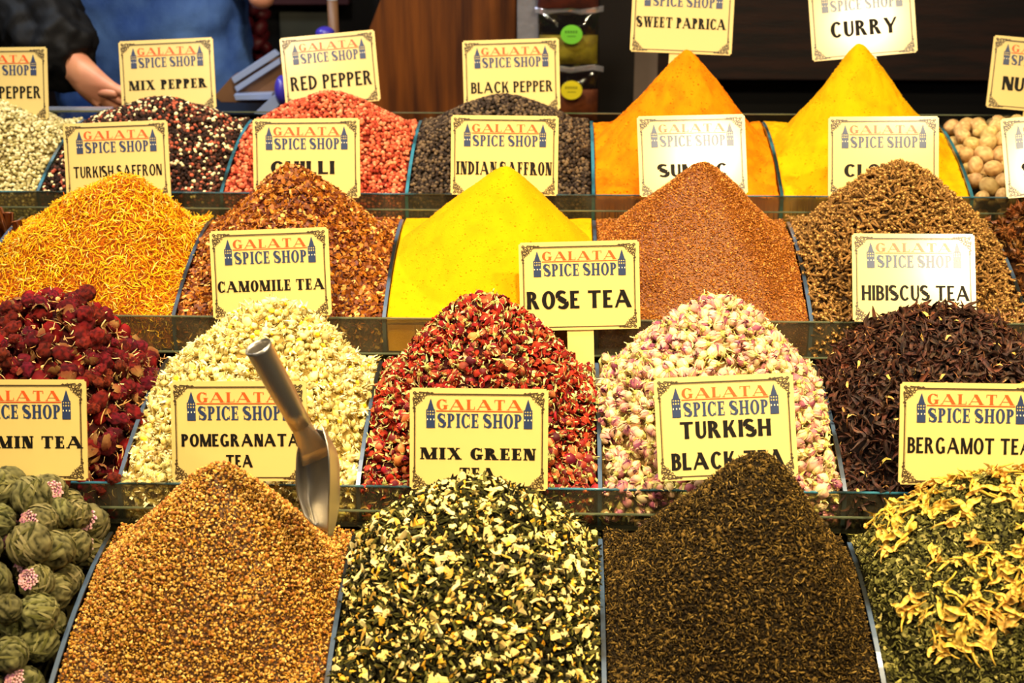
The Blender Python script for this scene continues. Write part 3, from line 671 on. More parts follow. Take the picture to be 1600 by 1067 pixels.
# ---------------------------------------------------------------- second tier from the back
def thread(seed, L_=1.0, w_=.09):
    r = random.Random(seed); a = r.uniform(-.8, .8); b = r.uniform(-.5, .5); pts = []; x = y = z = 0; an = 0
    for i in range(5):
        pts.append((x, y, z)); an += a * .3; x += math.cos(an) * L_ / 4; y += math.sin(an) * L_ / 4; z += b * .15 * (1 if i < 2 else -1)
    pts = [(p[0] - L_ / 2, p[1], p[2]) for p in pts]
    return tube(pts, [w_ * .6, w_, w_, w_ * .9, w_ * .4], 3, cols=[np.array((1, 1, 1)) * k for k in (1.15, 1, 1, .95, .8)])
threads = [thread(s, 1.0, .055) for s in range(8)]
hB1 = Heap('B', -3, (190, 277), yp=.55, e=.16, conc=.95, seed=11, nz=.004)
grains('saffron_threads', 'orange yellow heap of saffron threads in front of the TURKISH SAFFRON sign', 'saffron', hB1, heap_core(hB1, lin(160, 84, 5), lin(130, 60, 4), lower=.003),
       [(threads, .0037, .0105, .28, pal_of([(246, 190, 20), (252, 204, 50), (236, 150, 10), (206, 104, 8), (250, 216, 110)], [4, 3, 3, 1.0, 1]), .12, .55, False)], m=M_grain)
flake = [chip(s, .16, 6, 1.25) for s in range(6)]
hB2 = Heap('B', -2, (455, 260), yp=.55, e=.12, conc=1.0, seed=12)
grains('chilli_flakes', 'red brown cone of coarse chilli flakes with pale seeds', 'chilli flakes', hB2, heap_core(hB2, lin(80, 28, 8), lower=.002),
       [(flake, .0036, .0026, .3, pal_of([(148, 82, 14), (112, 54, 8), (180, 112, 30), (92, 36, 10), (224, 176, 92)], [4, 4, 3, 3, 1.5]), .3, .7, False)], m=M_shiny, smooth=False)
hB3 = Heap('B', -1, (790, 261), yp=.55, e=.09, conc=1.02, p=2.0, seed=13, nz=.0012)
powder('turmeric_powder', 'smooth bright yellow cone of turmeric powder in the centre', hB3, [(220, 160, 0), (212, 148, 0)], M_pow, .0007, 60)
hB4 = Heap('B', 0, (1100, 255), yp=.55, e=.10, conc=1.0, seed=14)
gran = [blob(1, s, .25, 2) for s in range(3)]; oct_ = [hullp(s, (1.2, .9, .8), 7) for s in range(5)]
grains('sumac_granules', 'fine reddish brown cone of ground sumac behind the ROSE TEA sign', 'sumac', hB4, heap_core(hB4, lin(120, 66, 14), lower=.0012),
       [(oct_, .0023, .0015, .3, pal_of([(170, 104, 34), (146, 82, 22), (196, 132, 56), (120, 62, 16)], [4, 3, 2, 2]), .3, 1, True)], m=M_shiny, smooth=False)
def clove(seed):
    r = random.Random(seed); b = r.uniform(-.12, .12); pts = [(0, 0, -.5), (b * .5, 0, -.3), (b, 0, 0), (b * .6, 0, .25), (0, 0, .34)]
    A = tube([pts[0], pts[1], pts[2], pts[3], pts[4]], [.065, .10, .115, .14, .11], 5, cols=[lin(128, 92, 48)] * 3 + [lin(146, 106, 56), lin(150, 110, 58)])
    B = blob(1, seed, .1, 2, (.12, .12, .11), lin(184, 142, 78)); B = (B[0] + np.array((0, 0, .42)), B[1], B[2])
    parts = [A, B]
    for q in range(4):
        a = q * math.pi / 2 + .3; parts.append(tube([(.10 * math.cos(a), .10 * math.sin(a), .28), (.19 * math.cos(a), .19 * math.sin(a), .38), (.20 * math.cos(a), .20 * math.sin(a), .47)], [.05, .045, .012], 3, lin(136, 98, 50)))
    return join(*parts)
cloves = [clove(s) for s in range(5)]
M_clove = mat('clove_brown', attr=True, rough=.5, spec=.4, vary=.2)
hB5 = Heap('B', 1, (1405, 262), yp=.55, e=.2, conc=.85, seed=15)
pieces('clove', 'brown dried clove with a round bud in the clove heap', 'clove', 'dried cloves heaped behind the HIBISCUS TEA sign', hB5, cloves, .0064, .0150, .12, 300, .15, 1.6, False, M_clove,
       'loose_cloves', 'brown heap of dried cloves behind and around the HIBISCUS TEA sign', heap_core(hB5, lin(48, 32, 16), lower=.004),
       extra=[(cloves, .0064, .0140, .12, lambda n: .85 + rng.normal(0, .15, (n, 1)) * np.ones((1, 3)), -.25, 1.6, False)])
def star(seed):
    r = random.Random(seed); parts = []
    for q in range(8):
        a = q * math.pi / 4 + r.uniform(-.08, .08); L_ = r.uniform(.8, 1.1); c, s_ = math.cos(a), math.sin(a)
        pts = [(c * .08, s_ * .08, .02), (c * .4 * L_, s_ * .4 * L_, .1), (c * .75 * L_, s_ * .75 * L_, .06), (c * L_, s_ * L_, .2)]
        for sd in (-1, 1): parts.append(ribbon([(p[0] - s_ * .03 * sd, p[1] + c * .03 * sd, p[2]) for p in pts], [.2, .30, .24, .04], (-s_ * sd, c * sd, .25), [lin(112, 66, 26), lin(140, 86, 36), lin(120, 70, 30), lin(90, 50, 20)], .25))
        B = blob(1, seed, 0, 1, (.14, .08, .07), lin(150, 84, 24)); m_ = np.array(Matrix.Rotation(a, 3, 'Z')); parts.append((B[0] @ m_.T + np.array((c * .42, s_ * .42, .12)), B[1], B[2]))
    return join(*parts)
stars = [star(s) for s in range(3)]
M_star = mat('star_anise_brown', attr=True, rough=.5, vary=.15)
hB6 = Heap('B', 2, (1660, 300), yp=.6, conc=.8, seed=16, sink=.008)
so = pieces('star_anise', 'brown star anise pod in the heap beside the cloves', 'star anise', 'star anise at the edge of the second tier', hB6, stars, .020, .0135, .1, 60, .3, .8, False, M_star,
       'anise_fragments', 'brown heap of broken star anise beside the cloves', heap_core(hB6, lin(60, 34, 14), lower=.008),
       extra=[(stars, .019, .013, .1, lambda n: np.ones((n, 3)) * .8, -.4, .8, False), (cloves, .013, .010, .3, lambda n: np.ones((n, 3)) * .9, 0, 1, True)])
# cinnamon sticks standing at the left end
M_cin = mat('cinnamon_bark', lin(176, 104, 30), .6, noisecol=lin(120, 62, 16), nscale=60, stretch=(3, 3, .6))
for i, (px, py, L_, an) in enumerate([(12, 332, .07, 4), (-6, 326, .075, -6), (26, 345, .05, 9), (-30, 330, .07, 3), (2, 352, .06, 12), (-52, 340, .07, -10)]):
    bm = bmesh.new(); n = 22; prof_ = []
    for j in range(n + 1):
        a = -.3 + (2 * math.pi + 2.6) * j / n; r_ = .0085 - .0035 * j / n; prof_.append((math.cos(a) * r_, math.sin(a) * r_))
    lo = [bm.verts.new((x, y, -L_)) for x, y in prof_]; hi = [bm.verts.new((x, y, 0)) for x, y in prof_]
    for j in range(n): bm.faces.new((lo[j], lo[j + 1], hi[j + 1], hi[j]))
    bmesh.ops.solidify(bm, geom=bm.faces[:], thickness=.0012)
    o = link('cinnamon_stick', from_bm('cinnamon_stick', bm, True), M_cin); o.location = at_y(px, py, 1.90 - .012 * (i % 3)); o.rotation_euler = (rad(-10), rad(an), i)
    tag(o, 'rolled cinnamon stick standing upright beside the saffron threads', 'cinnamon stick', 'cinnamon sticks at the end of the second tier')

for i in range(44):
    c = o.copy(); COL.objects.link(c); a, b = i % 11, i // 11
    c.location = (dividerX(-4) + .014 + .0235 * a + random.uniform(-.003, .003), 1.735 + .040 * b + random.uniform(-.005, .005), CH - .589 + .022 + .012 * b + random.uniform(-.012, .012)); c.scale = (1, 1, .95)
    c.rotation_euler = (rad(random.uniform(-14, 4)), rad(random.uniform(-9, 9)), i)

# ---------------------------------------------------------------- third tier from the back
def lobe(seed):
    r = random.Random(seed)
    A = blob(3, seed, .28, 1.3, (1.0, .8, .72), lin(164, 26, 30), lin(84, 6, 12), .34, 4.2)
    parts = [A]
    if seed % 3 != 1: B = blob(3, seed + 20, .25, 1.6, (.72, .66, .62), lin(178, 40, 32), lin(92, 8, 12), .34, 4.6); parts.append((B[0] + np.array((1.0, r.uniform(-.4, .4), r.uniform(-.2, .3))), B[1], B[2]))
    if seed % 3 == 1 or seed % 4 == 0:
        for q in range(5): a = r.uniform(0, 6.28); parts.append(petal(a, .3, 1.5, .5, .5, .55, lin(180, 80, 44), lin(216, 168, 96), 3, 3, seed=q, open_=.3)); parts[-1] = (parts[-1][0] + np.array((-.2, 0, -.3)), parts[-1][1], parts[-1][2])
    for q in range(5):
        a = r.uniform(0, 6.28); c, s_ = math.cos(a), math.sin(a); parts.append(tube([(c * .7, s_ * .6, .4), (c * 1.05, s_ * .9, .62 + r.uniform(-.2, .2)), (c * 1.25 + r.uniform(-.3, .3), s_ * 1.1, .5)], [.05, .045, .03], 3, lin(214, 180, 120)))
    V, T, C = join(*parts); return V / 1.15, T, C
lobes = [lobe(s) for s in range(7)]
hC1 = Heap('C', -3, (78, 470), yp=.55, e=.35, conc=.8, seed=21, sink=.010)
M_lobe = mat('dried_flower_head', attr=True, rough=.65, spec=.25, vary=.25, bump=1.0, bscale=320)
def bract(seed):
    r = random.Random(seed); return petal(0, 0, 1.6, .55, .5, .6, lin(186, 126, 66), lin(232, 200, 130), 4, 4, seed=seed, open_=.6)
for nm in ('head',):
    pieces('dried_flower_head', 'knobbly dark red dried flower head in the heap above the cut sign', 'dried flower', 'dark red dried flower heads', hC1, lobes, .0185, .0122, .16, 300, .25, 2, True, M_lobe,
       'dried_flower_fragments', 'dark red heap of dried flower heads with papery scraps', heap_core(hC1, lin(50, 8, 8), lower=.014),
       protos_low=[blob(2, s, .3, 1.5, (1, .8, .75), lin(140, 22, 24), lin(90, 8, 12), .1, 5) for s in range(3)],
       extra=[([blob(2, s, .3, 1.5, (1, .8, .75), lin(130, 20, 22), lin(90, 8, 12), .1, 5) for s in range(3)], .022, .012, .15, lambda n: np.ones((n, 3)), -.8, 1, True),
              ([bract(s) for s in range(3)], .019, .0036, .3, lambda n: np.ones((n, 3)), .9, 1.2, True),
              (threads, .0105, .0125, .3, pal_of([(226, 196, 136), (200, 150, 90)]), .35, 1, True)])
def chamo(seed, sub=2):
    r = random.Random(seed)
    A = blob(sub, seed, .65, 1.9, (.88, .82, .72), lin(240, 228, 164), lin(204, 178, 92), .26, 4.2)
    parts = [A]
    if seed == 0: B = blob(1, seed, .1, 2, (.5, .5, .35), lin(232, 190, 30)); parts.append((B[0] + np.array((0, 0, .55)), B[1], B[2]))
    for q in range(8 if sub > 1 else 4):
        a = q * 1.05 + r.uniform(-.5, .5); c, s_ = math.cos(a), math.sin(a); e = r.uniform(1.1, 1.75); z = r.uniform(-.5, .4)
        parts.append(ribbon([(c * .5, s_ * .5, .25), (c * .95, s_ * .95, .2 + z * .3), (c * e, s_ * e, z)], [.3, .4, .2], (0, 0, 1), [lin(240, 228, 170), lin(246, 238, 196), lin(226, 208, 140)], .3))
    if seed % 5 == 2: parts.append(tube([(0, 0, -.4), (.5, .3, -.9), (1.4, .2, -.7)], [.07, .05, .04], 3, lin(150, 120, 50)))
    return join(*parts)
chs = [chamo(s) for s in range(8)]; chl = [chamo(s, 1) for s in range(5)]
hC2 = Heap('C', -2, (432, 478), yp=.55, e=.3, conc=.85, seed=22, sink=.006)
pieces('camomile_flower', 'small cream dried camomile flower in the heap behind the scoop', 'dried flower', 'dried camomile flowers behind the steel scoop', hC2, chs, .0090, .0057, .2, 300, .4, 1, True, M_petal,
       'loose_camomile', 'cream heap of dried camomile flowers between the red heads and rosebuds', heap_core(hC2, lin(150, 125, 60), lower=.004), protos_low=chl,
       extra=[(chl, .0095, .0055, .2, lambda n: .9 * np.ones((n, 3)), -.6, 1, True), (threads, .011, .011, .4, pal_of([(160, 130, 50), (120, 96, 40), (226, 206, 130)]), .35, 1, True),
              ([blob(1, 3, .1, 2, (1, 1, .6), lin(230, 196, 60))], .040, .0042, .2, lambda n: np.ones((n, 3)), .8, .5, False)])
def rosebud(seed, red=True):
    r = random.Random(seed); parts = []
    if red: cs = [lin(118, 28, 24), lin(150, 56, 32), lin(84, 10, 20), lin(200, 112, 60)]; tip = [lin(96, 12, 22), lin(220, 128, 76), lin(150, 28, 28)]; sep = [lin(160, 152, 80), lin(216, 204, 140)]
    else: cs = [lin(230, 196, 150), lin(208, 150, 130), lin(232, 218, 158), lin(170, 100, 112)]; tip = [lin(190, 120, 122), lin(122, 52, 86), lin(226, 180, 150)]; sep = [lin(180, 168, 88), lin(226, 214, 142)]
    for q in range(7):
        lay = q / 7; parts.append(petal(q * 2.2 + r.uniform(-.2, .2), -.02, 1.75 - .25 * lay, 1.25, .42 + .22 * lay, .10 + .12 * lay, r.choice(cs), r.choice(tip), 4, 4, seed=q + seed, open_=(-.22 + .3 * lay) if not red else (-.15 + .5 * lay)))
    B = blob(1, seed, .05, 2, (.42, .42, .36), sep[0]); parts.append((B[0] + np.array((0, 0, -.05)), B[1], B[2]))
    for q in range(5):
        a = q * 1.257; L_ = r.uniform(.9, 1.4); c, s_ = math.cos(a), math.sin(a)
        parts.append(ribbon([(c * .36, s_ * .36, 0), (c * .66, s_ * .66, .45 * L_), (c * (.62 + r.uniform(0, .5)), s_ * (.62 + r.uniform(0, .3)), L_)], [.34, .32, .06], (c, s_, .1), [sep[0], sep[1], sep[1]], .2))
    parts.append(tube([(0, 0, -.35), (.05, .05, -.7), (.15, 0, -1.0)], [.13, .09, .08], 4, sep[1]))
    V, T, C = join(*parts); V = V - np.array((0, 0, .6)); return V, T, C
def rosepetal(seed):
    r = random.Random(seed); c1 = r.choice([lin(126, 24, 26), lin(160, 52, 30), lin(90, 8, 20)]); V, T, C = petal(0, 0, 1.6, .9, .45, .5, c1, r.choice([lin(204, 70, 36), lin(140, 14, 22)]), 4, 5, seed=seed, open_=r.uniform(-.2, .6)); return V - V.mean(0), T, C
def leafbit(seed, c1=(140, 140, 64), c2=(196, 186, 110)):
    r = random.Random(seed); return ribbon([(-1, 0, 0), (-.4, r.uniform(-.2, .2), .2), (.3, r.uniform(-.3, .3), .1), (1, r.uniform(-.5, .5), r.uniform(-.3, .4))], [.2, .6, .5, .08], (0, .3, 1), [lin(*c1), lin(*c2), lin(*c1), lin(*c2)], .3)
rb = [rosebud(s) for s in range(6)] + [rosepetal(s) for s in range(4)]
hC3 = Heap('C', -1, (755, 466), yp=.55, e=.22, conc=.9, seed=23, sink=.006)
pieces('red_rosebud', 'dark red dried rosebud or petal in the heap behind the MIX GREEN TEA sign', 'rosebud', 'dark red dried rosebuds and petals', hC3, rb, .0100, .0062, .2, 300, .4, 1, True, M_rose,
       'rose_petals', 'dark red heap of dried rosebuds, petals and green sepals below the ROSE TEA sign', heap_core(hC3, lin(50, 8, 8), lower=.004), protos_low=rb[6:] + rb[:2],
       extra=[(rb[6:] + rb[:2], .0105, .0058, .2, lambda n: .95 * np.ones((n, 3)), -.5, 1, True), ([leafbit(s, (170, 164, 90), (216, 206, 144)) for s in range(4)], .0078, .0044, .3, lambda n: 1 + rng.normal(0, .15, (n, 3)), .85, 1, True),
              (rb[6:], .010, .0046, .3, lambda n: 1 + rng.normal(0, .15, (n, 1)) * np.ones((1, 3)), .7, 1, True)])
pb = [rosebud(s, False) for s in range(8)]
hC4 = Heap('C', 0, (1122, 474), yp=.55, e=.25, conc=.85, seed=24, sink=.006)
pieces('pink_rosebud', 'pale pink and green dried rosebud in the heap right of the ROSE TEA sign', 'rosebud', 'pale pink dried rosebuds', hC4, pb, .0118, .0080, .15, 300, .4, 1, True, M_petal,
       'loose_rosebuds', 'pale pink heap of dried rosebuds behind the TURKISH BLACK TEA sign', heap_core(hC4, lin(100, 76, 40), lower=.005), protos_low=pb[:4],
       extra=[(pb[:4], .0115, .0074, .2, lambda n: .9 * np.ones((n, 3)), -.6, 1, True), ([leafbit(s, (190, 176, 100), (230, 218, 154)) for s in range(4)], .0105, .0054, .3, lambda n: 1 + rng.normal(0, .12, (n, 3)), .7, 1, True)])
def hib(seed):
    r = random.Random(seed); parts = []
    base = [lin(44, 30, 26), lin(60, 42, 35), lin(32, 21, 20), lin(84, 44, 34)]; hi = [lin(112, 84, 62), lin(88, 62, 50), lin(134, 80, 54), lin(62, 42, 38)]
    for q in range(r.choice([2, 3, 4])):
        a = q * 1.4 + r.uniform(-.4, .4); c, s_ = math.cos(a), math.sin(a); pts = []; w_ = []; cl = []; L_ = r.uniform(1.0, 1.9); tw = r.uniform(-.6, .6)
        for i in range(6):
            t = i / 5; pts.append((c * L_ * t + .18 * math.sin(4 * t + seed + q) * -s_, s_ * L_ * t + .18 * math.sin(4 * t + seed) * c + tw * t * t * .5, .3 * math.sin(3 * t + q) + .25 * t)); w_.append(.38 * math.sin(math.pi * (.2 + .78 * t)) + .04); k = r.random(); cl.append(np.array(r.choice(base)) * (1 - k * .6) + np.array(r.choice(hi)) * k * .6)
        ups = [(.5 * math.sin(tw * 4 * i / 5), .3, 1) for i in range(6)]
        parts.append(ribbon(pts, w_, ups, cl, r.uniform(.35, .7), 4))
    V, T, C = join(*parts); V = V - V.mean(0)
    V = V + np.array([[.05 * fn(v, 4, seed), .05 * fn(v, 4, seed + 1), .10 * fn(v, 4.5, seed + 2)] for v in V]); return V, T, C
hbs = [hib(s) for s in range(10)]
M_hib = mat('dried_hibiscus', attr=True, rough=.48, spec=.45, vary=.3, bump=.5, bscale=500)
hC5 = Heap('C', 1, (1475, 492), yp=.6, e=.6, conc=.6, p=3.0, seed=25, sink=.006)
pieces('dried_hibiscus_petal', 'dark brown curled dried hibiscus calyx in the heap behind the BERGAMOT TEA sign', 'dried petal', 'dark dried hibiscus pieces', hC5, hbs, .0105, .0105, .2, 300, .15, .9, False, M_hib,
       'hibiscus_pieces', 'dark brown heap of dried hibiscus in front of the HIBISCUS TEA sign', heap_core(hC5, lin(20, 10, 9), lower=.006),
       extra=[(hbs, .0105, .0100, .2, lambda n: .8 * np.ones((n, 3)), -.35, .8, False), (threads, .010, .013, .3, pal_of([(80, 50, 38), (60, 34, 28), (130, 84, 50)], [3, 3, 1]), .25, .8, False),
              ([leafbit(s, (200, 150, 80), (230, 190, 110)) for s in range(3)], .026, .0045, .3, lambda n: 1 + rng.normal(0, .1, (n, 3)), .9, .7, False)])

# ---------------------------------------------------------------- front tier
def teaball(seed):
    r = random.Random(seed); V, T = ICO[4]; ax = Vector((r.gauss(0, 1), r.gauss(0, 1), r.gauss(0, 1))).normalized(); W = []; k = []
    for v in V:
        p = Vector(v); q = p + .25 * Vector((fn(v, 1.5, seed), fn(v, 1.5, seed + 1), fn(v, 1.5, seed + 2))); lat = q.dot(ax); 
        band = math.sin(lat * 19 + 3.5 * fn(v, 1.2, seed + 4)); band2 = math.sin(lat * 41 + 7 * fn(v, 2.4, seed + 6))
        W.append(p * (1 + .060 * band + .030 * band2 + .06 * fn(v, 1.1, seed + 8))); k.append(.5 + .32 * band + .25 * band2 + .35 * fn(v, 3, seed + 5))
    k = np.clip(np.array(k), 0, 1)[:, None]; C = np.array(lin(40, 42, 14)) * (1 - k) + np.array(lin(192, 184, 118)) * k  # furrows coloured dark and ridges pale: crevice shade painted in
    parts = [(np.array([w_[:] for w_ in W]), T, C)]
    for q in range(34):                                             # leaf ribbons wound round the ball
        a = Vector((r.gauss(0, 1), r.gauss(0, 1), r.gauss(0, 1))).normalized(); s0 = (ax + .5 * Vector((r.gauss(0, 1), r.gauss(0, 1), r.gauss(0, 1)))).normalized(); b = a.cross(s0).normalized(); a = s0.cross(b).normalized()
        t0 = r.uniform(0, 6.28); n = 7; span = r.uniform(.7, 1.5); pts = []; ups = []
        for i in range(n):
            t = t0 + span * i / (n - 1); u = a * math.cos(t) + b * math.sin(t) + s0 * r.uniform(.2, .22) * (q % 5 - 2) * .8; u.normalize(); pts.append(u * 1.055); ups.append(tuple(u))
        cc = [lin(128, 124, 60), lin(168, 160, 92), lin(84, 84, 36), lin(206, 194, 132)][q % 4]
        parts.append(ribbon(pts, [.03, .10, .14, .15, .13, .09, .02], ups, [cc] * n, -.18, 2))
    return join(*parts)
def tuft(seed):
    r = random.Random(seed); parts = []
    for q in range(46):
        a = q * 2.4; rr = .075 * math.sqrt(q); x, y = rr * math.cos(a), rr * math.sin(a); z = math.sqrt(max(0, 1.05 - x * x - y * y)); e = .24
        c1 = lin(226, 150, 160) if r.random() < .6 else lin(170, 80, 140); parts.append(ribbon([(x, y, z - .02), (x * 1.12, y * 1.12, z + .07), (x * 1.25 + .03 * math.sin(q), y * 1.25 + .03 * math.cos(q * 3), z + .05 - rr * .10)], [.15, .18, .06], (x + .01, y, .8), [lin(214, 190, 160), c1, lin(240, 206, 196)], .3, 1))
    return join(*parts)
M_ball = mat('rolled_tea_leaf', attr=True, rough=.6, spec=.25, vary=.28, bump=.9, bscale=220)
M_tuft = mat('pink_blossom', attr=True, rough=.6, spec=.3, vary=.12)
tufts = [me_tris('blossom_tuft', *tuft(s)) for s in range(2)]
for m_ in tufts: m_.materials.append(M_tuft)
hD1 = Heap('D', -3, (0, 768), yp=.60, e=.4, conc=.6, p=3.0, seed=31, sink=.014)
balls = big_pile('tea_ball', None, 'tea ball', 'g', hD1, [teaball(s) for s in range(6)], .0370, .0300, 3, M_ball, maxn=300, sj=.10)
for i, o in enumerate(balls):
    if i % 6 in (0, 3):
        tu = link('blossom_tuft', tufts[i % 2], parent=o); d_ = Vector((random.uniform(-.5, .5), -.7, random.uniform(.3, 1.2))).normalized()
        q = o.rotation_euler.to_matrix().inverted() @ d_; tu.rotation_euler = q.to_track_quat('Z', 'Y').to_euler(); tu.scale = (1.08, 1.08, 1.0); tu['label'] = 'pink and white blossom tuft'
        tag(o, 'rolled green tea ball with a pink blossom showing, in the pile below the cut sign', 'tea ball', 'blossoming tea balls')
    else: tag(o, 'plain rolled green tea ball in the pile below the cut sign', 'tea ball', 'plain green tea balls')
co = link('tea_ball_core', me_tris('tea_ball_core', *heap_core(Heap('D', -3, (0, 830), yp=.6, conc=.7, seed=31, sink=.04), lin(34, 30, 12), lower=.01)), M_grain)  # smooth dark filler, shade between the balls put into its colour
tag(co, 'dark filling core added under the green tea balls to darken the gaps', 'tea', kind='stuff')

hD2 = Heap('D', -2, (345, 727), yp=.62, e=.14, conc=.95, seed=32, nz=.003)
grains('pomegranate_tea_granules', 'golden brown granulated tea heap with the steel scoop stuck in it', 'tea', hD2, heap_core(hD2, lin(84, 50, 12), lower=.0025),
       [(oct_, .0025, .0018, .28, pal_of([(212, 162, 64), (184, 130, 42), (240, 200, 112), (146, 94, 26), (78, 44, 12)], [4, 4, 2, 2.4, 2]), .2, 1, True),
        (gran, .0064, .0017, .2, pal_of([(216, 164, 80), (160, 98, 34)]), .9, 1, True)], m=M_shiny, smooth=False)
chunks = [hullp(s, (1, r1, r2), 12) for s, r1, r2 in [(1, .8, .28), (2, .6, .3), (3, .9, .25), (4, .5, .3), (5, .7, .2), (6, .75, .35), (7, .38, .24)]]
def tint(pr, c1, c2, seed): r = random.Random(seed); V, T, C = pr; k = np.clip(.5 + 1.5 * np.array([fn(v, 1.2, seed) for v in V]), 0, 1)[:, None]; return V, T, np.array(lin(*c1)) * (1 - k) + np.array(lin(*c2)) * k
chk = [tint(c, *cc, i) for i, (c, cc) in enumerate(zip(chunks, [((250, 236, 156), (240, 212, 112)), ((244, 226, 144), (226, 190, 96)), ((248, 236, 180), (236, 210, 130)), ((236, 190, 60), (224, 160, 36)), ((244, 224, 150), (220, 184, 96)), ((246, 232, 170), (234, 206, 120)), ((230, 196, 90), (206, 160, 60))]))]

teabit = [thread(s + 40, 1.0, .13) for s in range(6)]
M_ginger = mat('dried_ginger', attr=True, rough=.65, spec=.25, vary=.10, bump=.3, bscale=600)
hD3 = Heap('D', -1, (742, 757), yp=.70, e=.6, conc=.68, p=2.6, seed=33, sink=.004, nz=.003)
pieces('fruit_piece', 'cream chip of dried fruit among dark green tea leaves', 'dried fruit', 'cream dried fruit chips in the mixed green tea', hD3, chk, .0104, .0070, .32, 300, .30, .8, False, M_ginger,
       'mixed_green_tea', 'heap of dark green tea leaves and cream fruit chips below the MIX GREEN TEA sign', heap_core(hD3, lin(28, 26, 10), lower=.003), smooth=False,
       extra=[(teabit, .0040, .0105, .3, pal_of([(54, 52, 20), (38, 36, 14), (92, 88, 38), (26, 24, 10)]), .16, .7, False), (chk, .0080, .0042, .4, pal_of([(255, 250, 230), (235, 215, 170)]), .45, .9, False)])
hD4 = Heap('D', 0, (1190, 711), yp=.60, e=.14, conc=.92, seed=34, nz=.0035)
grains('black_tea_leaves', 'dark brown peaked heap of cut black tea below the TURKISH BLACK TEA sign', 'tea', hD4, heap_core(hD4, lin(26, 18, 6), lower=.0015),
       [(teabit, .0025, .0044, .35, pal_of([(74, 56, 22), (50, 38, 14), (102, 80, 34), (32, 24, 9), (146, 118, 58)], [4, 4, 3, 3, .8]), .15, .9, False),
        (flake, .0048, .0016, .4, pal_of([(110, 84, 36), (66, 48, 18), (40, 28, 10)]), .5, .8, False),
        (teabit, .0066, .0046, .3, pal_of([(120, 94, 42), (50, 38, 16), (150, 118, 60)], [3, 3, .7]), .3, .8, False)], m=M_grain)
def jas(seed):
    r = random.Random(seed); parts = []; c0 = lin(206, 156, 44); c1 = lin(242, 210, 104); c2 = lin(232, 186, 66)
    parts.append(tube([(-1.4, 0, 0), (-.8, .08, .05), (0, 0, .1)], [.07, .09, .15], 4, c2))
    for q in range(r.choice([3, 4, 5])):
        a = r.uniform(-1.0, 1.0) + (math.pi if r.random() < .15 else 0); c, s_ = math.cos(a), math.sin(a); L_ = r.uniform(1.0, 2.0); f = r.uniform(.6, 1.6); ph = r.uniform(0, 6); pts = []; wd = []; cl = []; ups = []
        for i in range(8):
            t = i / 7; bend = .28 * math.sin(f * 4 * t + ph) * t; pts.append((c * L_ * t - s_ * bend, s_ * L_ * t + c * bend, .1 + .30 * math.sin(3.2 * t + ph) * (1 - .3 * t)))
            wd.append(.10 + .40 * math.sin(math.pi * min(1, .1 + .88 * t)) * r.uniform(.8, 1.1)); cl.append([c1, c2, c1, c0][(i + q) % 4]); ups.append((.8 * math.sin(5 * t + ph), .4 * math.cos(4 * t), 1))
        parts.append(ribbon(pts, wd, ups, cl, r.uniform(.2, .5), 3))
    V, T, C = join(*parts); return V - V.mean(0), T, C
jasm = [jas(s) for s in range(10)]
M_jas = mat('yellow_dried_blossom', attr=True, rough=.55, spec=.3, vary=.12, bump=.4, bscale=500)
hD5 = Heap('D', 1, (1585, 748), yp=.70, e=.5, conc=.6, p=3.0, seed=35, sink=.003, nz=.003)
grains('bergamot_tea_leaves', 'dark green loose tea leaves under the yellow dried blossoms', 'tea', hD5, heap_core(hD5, lin(30, 28, 10), lower=.002),
       [(teabit, .0028, .0050, .35, pal_of([(96, 92, 42), (60, 58, 24), (136, 130, 66), (40, 38, 16), (184, 170, 100)], [4, 4, 2, 3, .6]), .12, .7, False),
        (flake, .0052, .0022, .3, pal_of([(110, 106, 50), (70, 68, 30), (150, 140, 76)]), .4, .9, False)], m=M_grain, smooth=False)
JB = [(1385, 815, 45, 45), (1450, 800, 55, 40), (1530, 780, 80, 40), (1590, 800, 50, 60), (1420, 850, 50, 30), (1410, 880, 30, 14), (1560, 880, 60, 60), (1500, 925, 60, 60), (1450, 955, 35, 30), (1500, 985, 60, 40), (1545, 960, 45, 45), (1600, 900, 40, 80)]
def in_jas(P):
    k = []
    for p in P:
        x, y, d = proj(p); k.append(any(((x - a) / c) ** 2 + ((y - b) / e) ** 2 < 1 for a, b, c, e in JB) or x > 1625)
    return np.array(k)
P_, n_ = hD5.points(.0088, front=False); k = in_jas(P_); P_, n_ = P_[k], n_[k]; k = rng.permutation(len(P_)); P_, n_ = P_[k], n_[k]
mes = []
for j in jasm: m_ = me_tris('dried_blossom', *j); m_.materials.append(M_jas); mes.append(m_)
R_ = rand_rots(n_, .25)
for i in range(min(len(P_), 300)):
    o = bpy.data.objects.new('dried_blossom', mes[i % 10]); COL.objects.link(o); s_ = .0102 * random.uniform(.75, 1.3)
    o.matrix_world = Matrix.Translation(P_[i] + n_[i] * random.uniform(.003, .007)) @ Matrix(R_[i].tolist()).to_4x4() @ Matrix.Scale(s_, 4)
    tag(o, 'curly yellow dried blossom lying on the dark tea below the BERGAMOT TEA sign', 'dried flower', 'yellow dried blossoms on the dark tea')

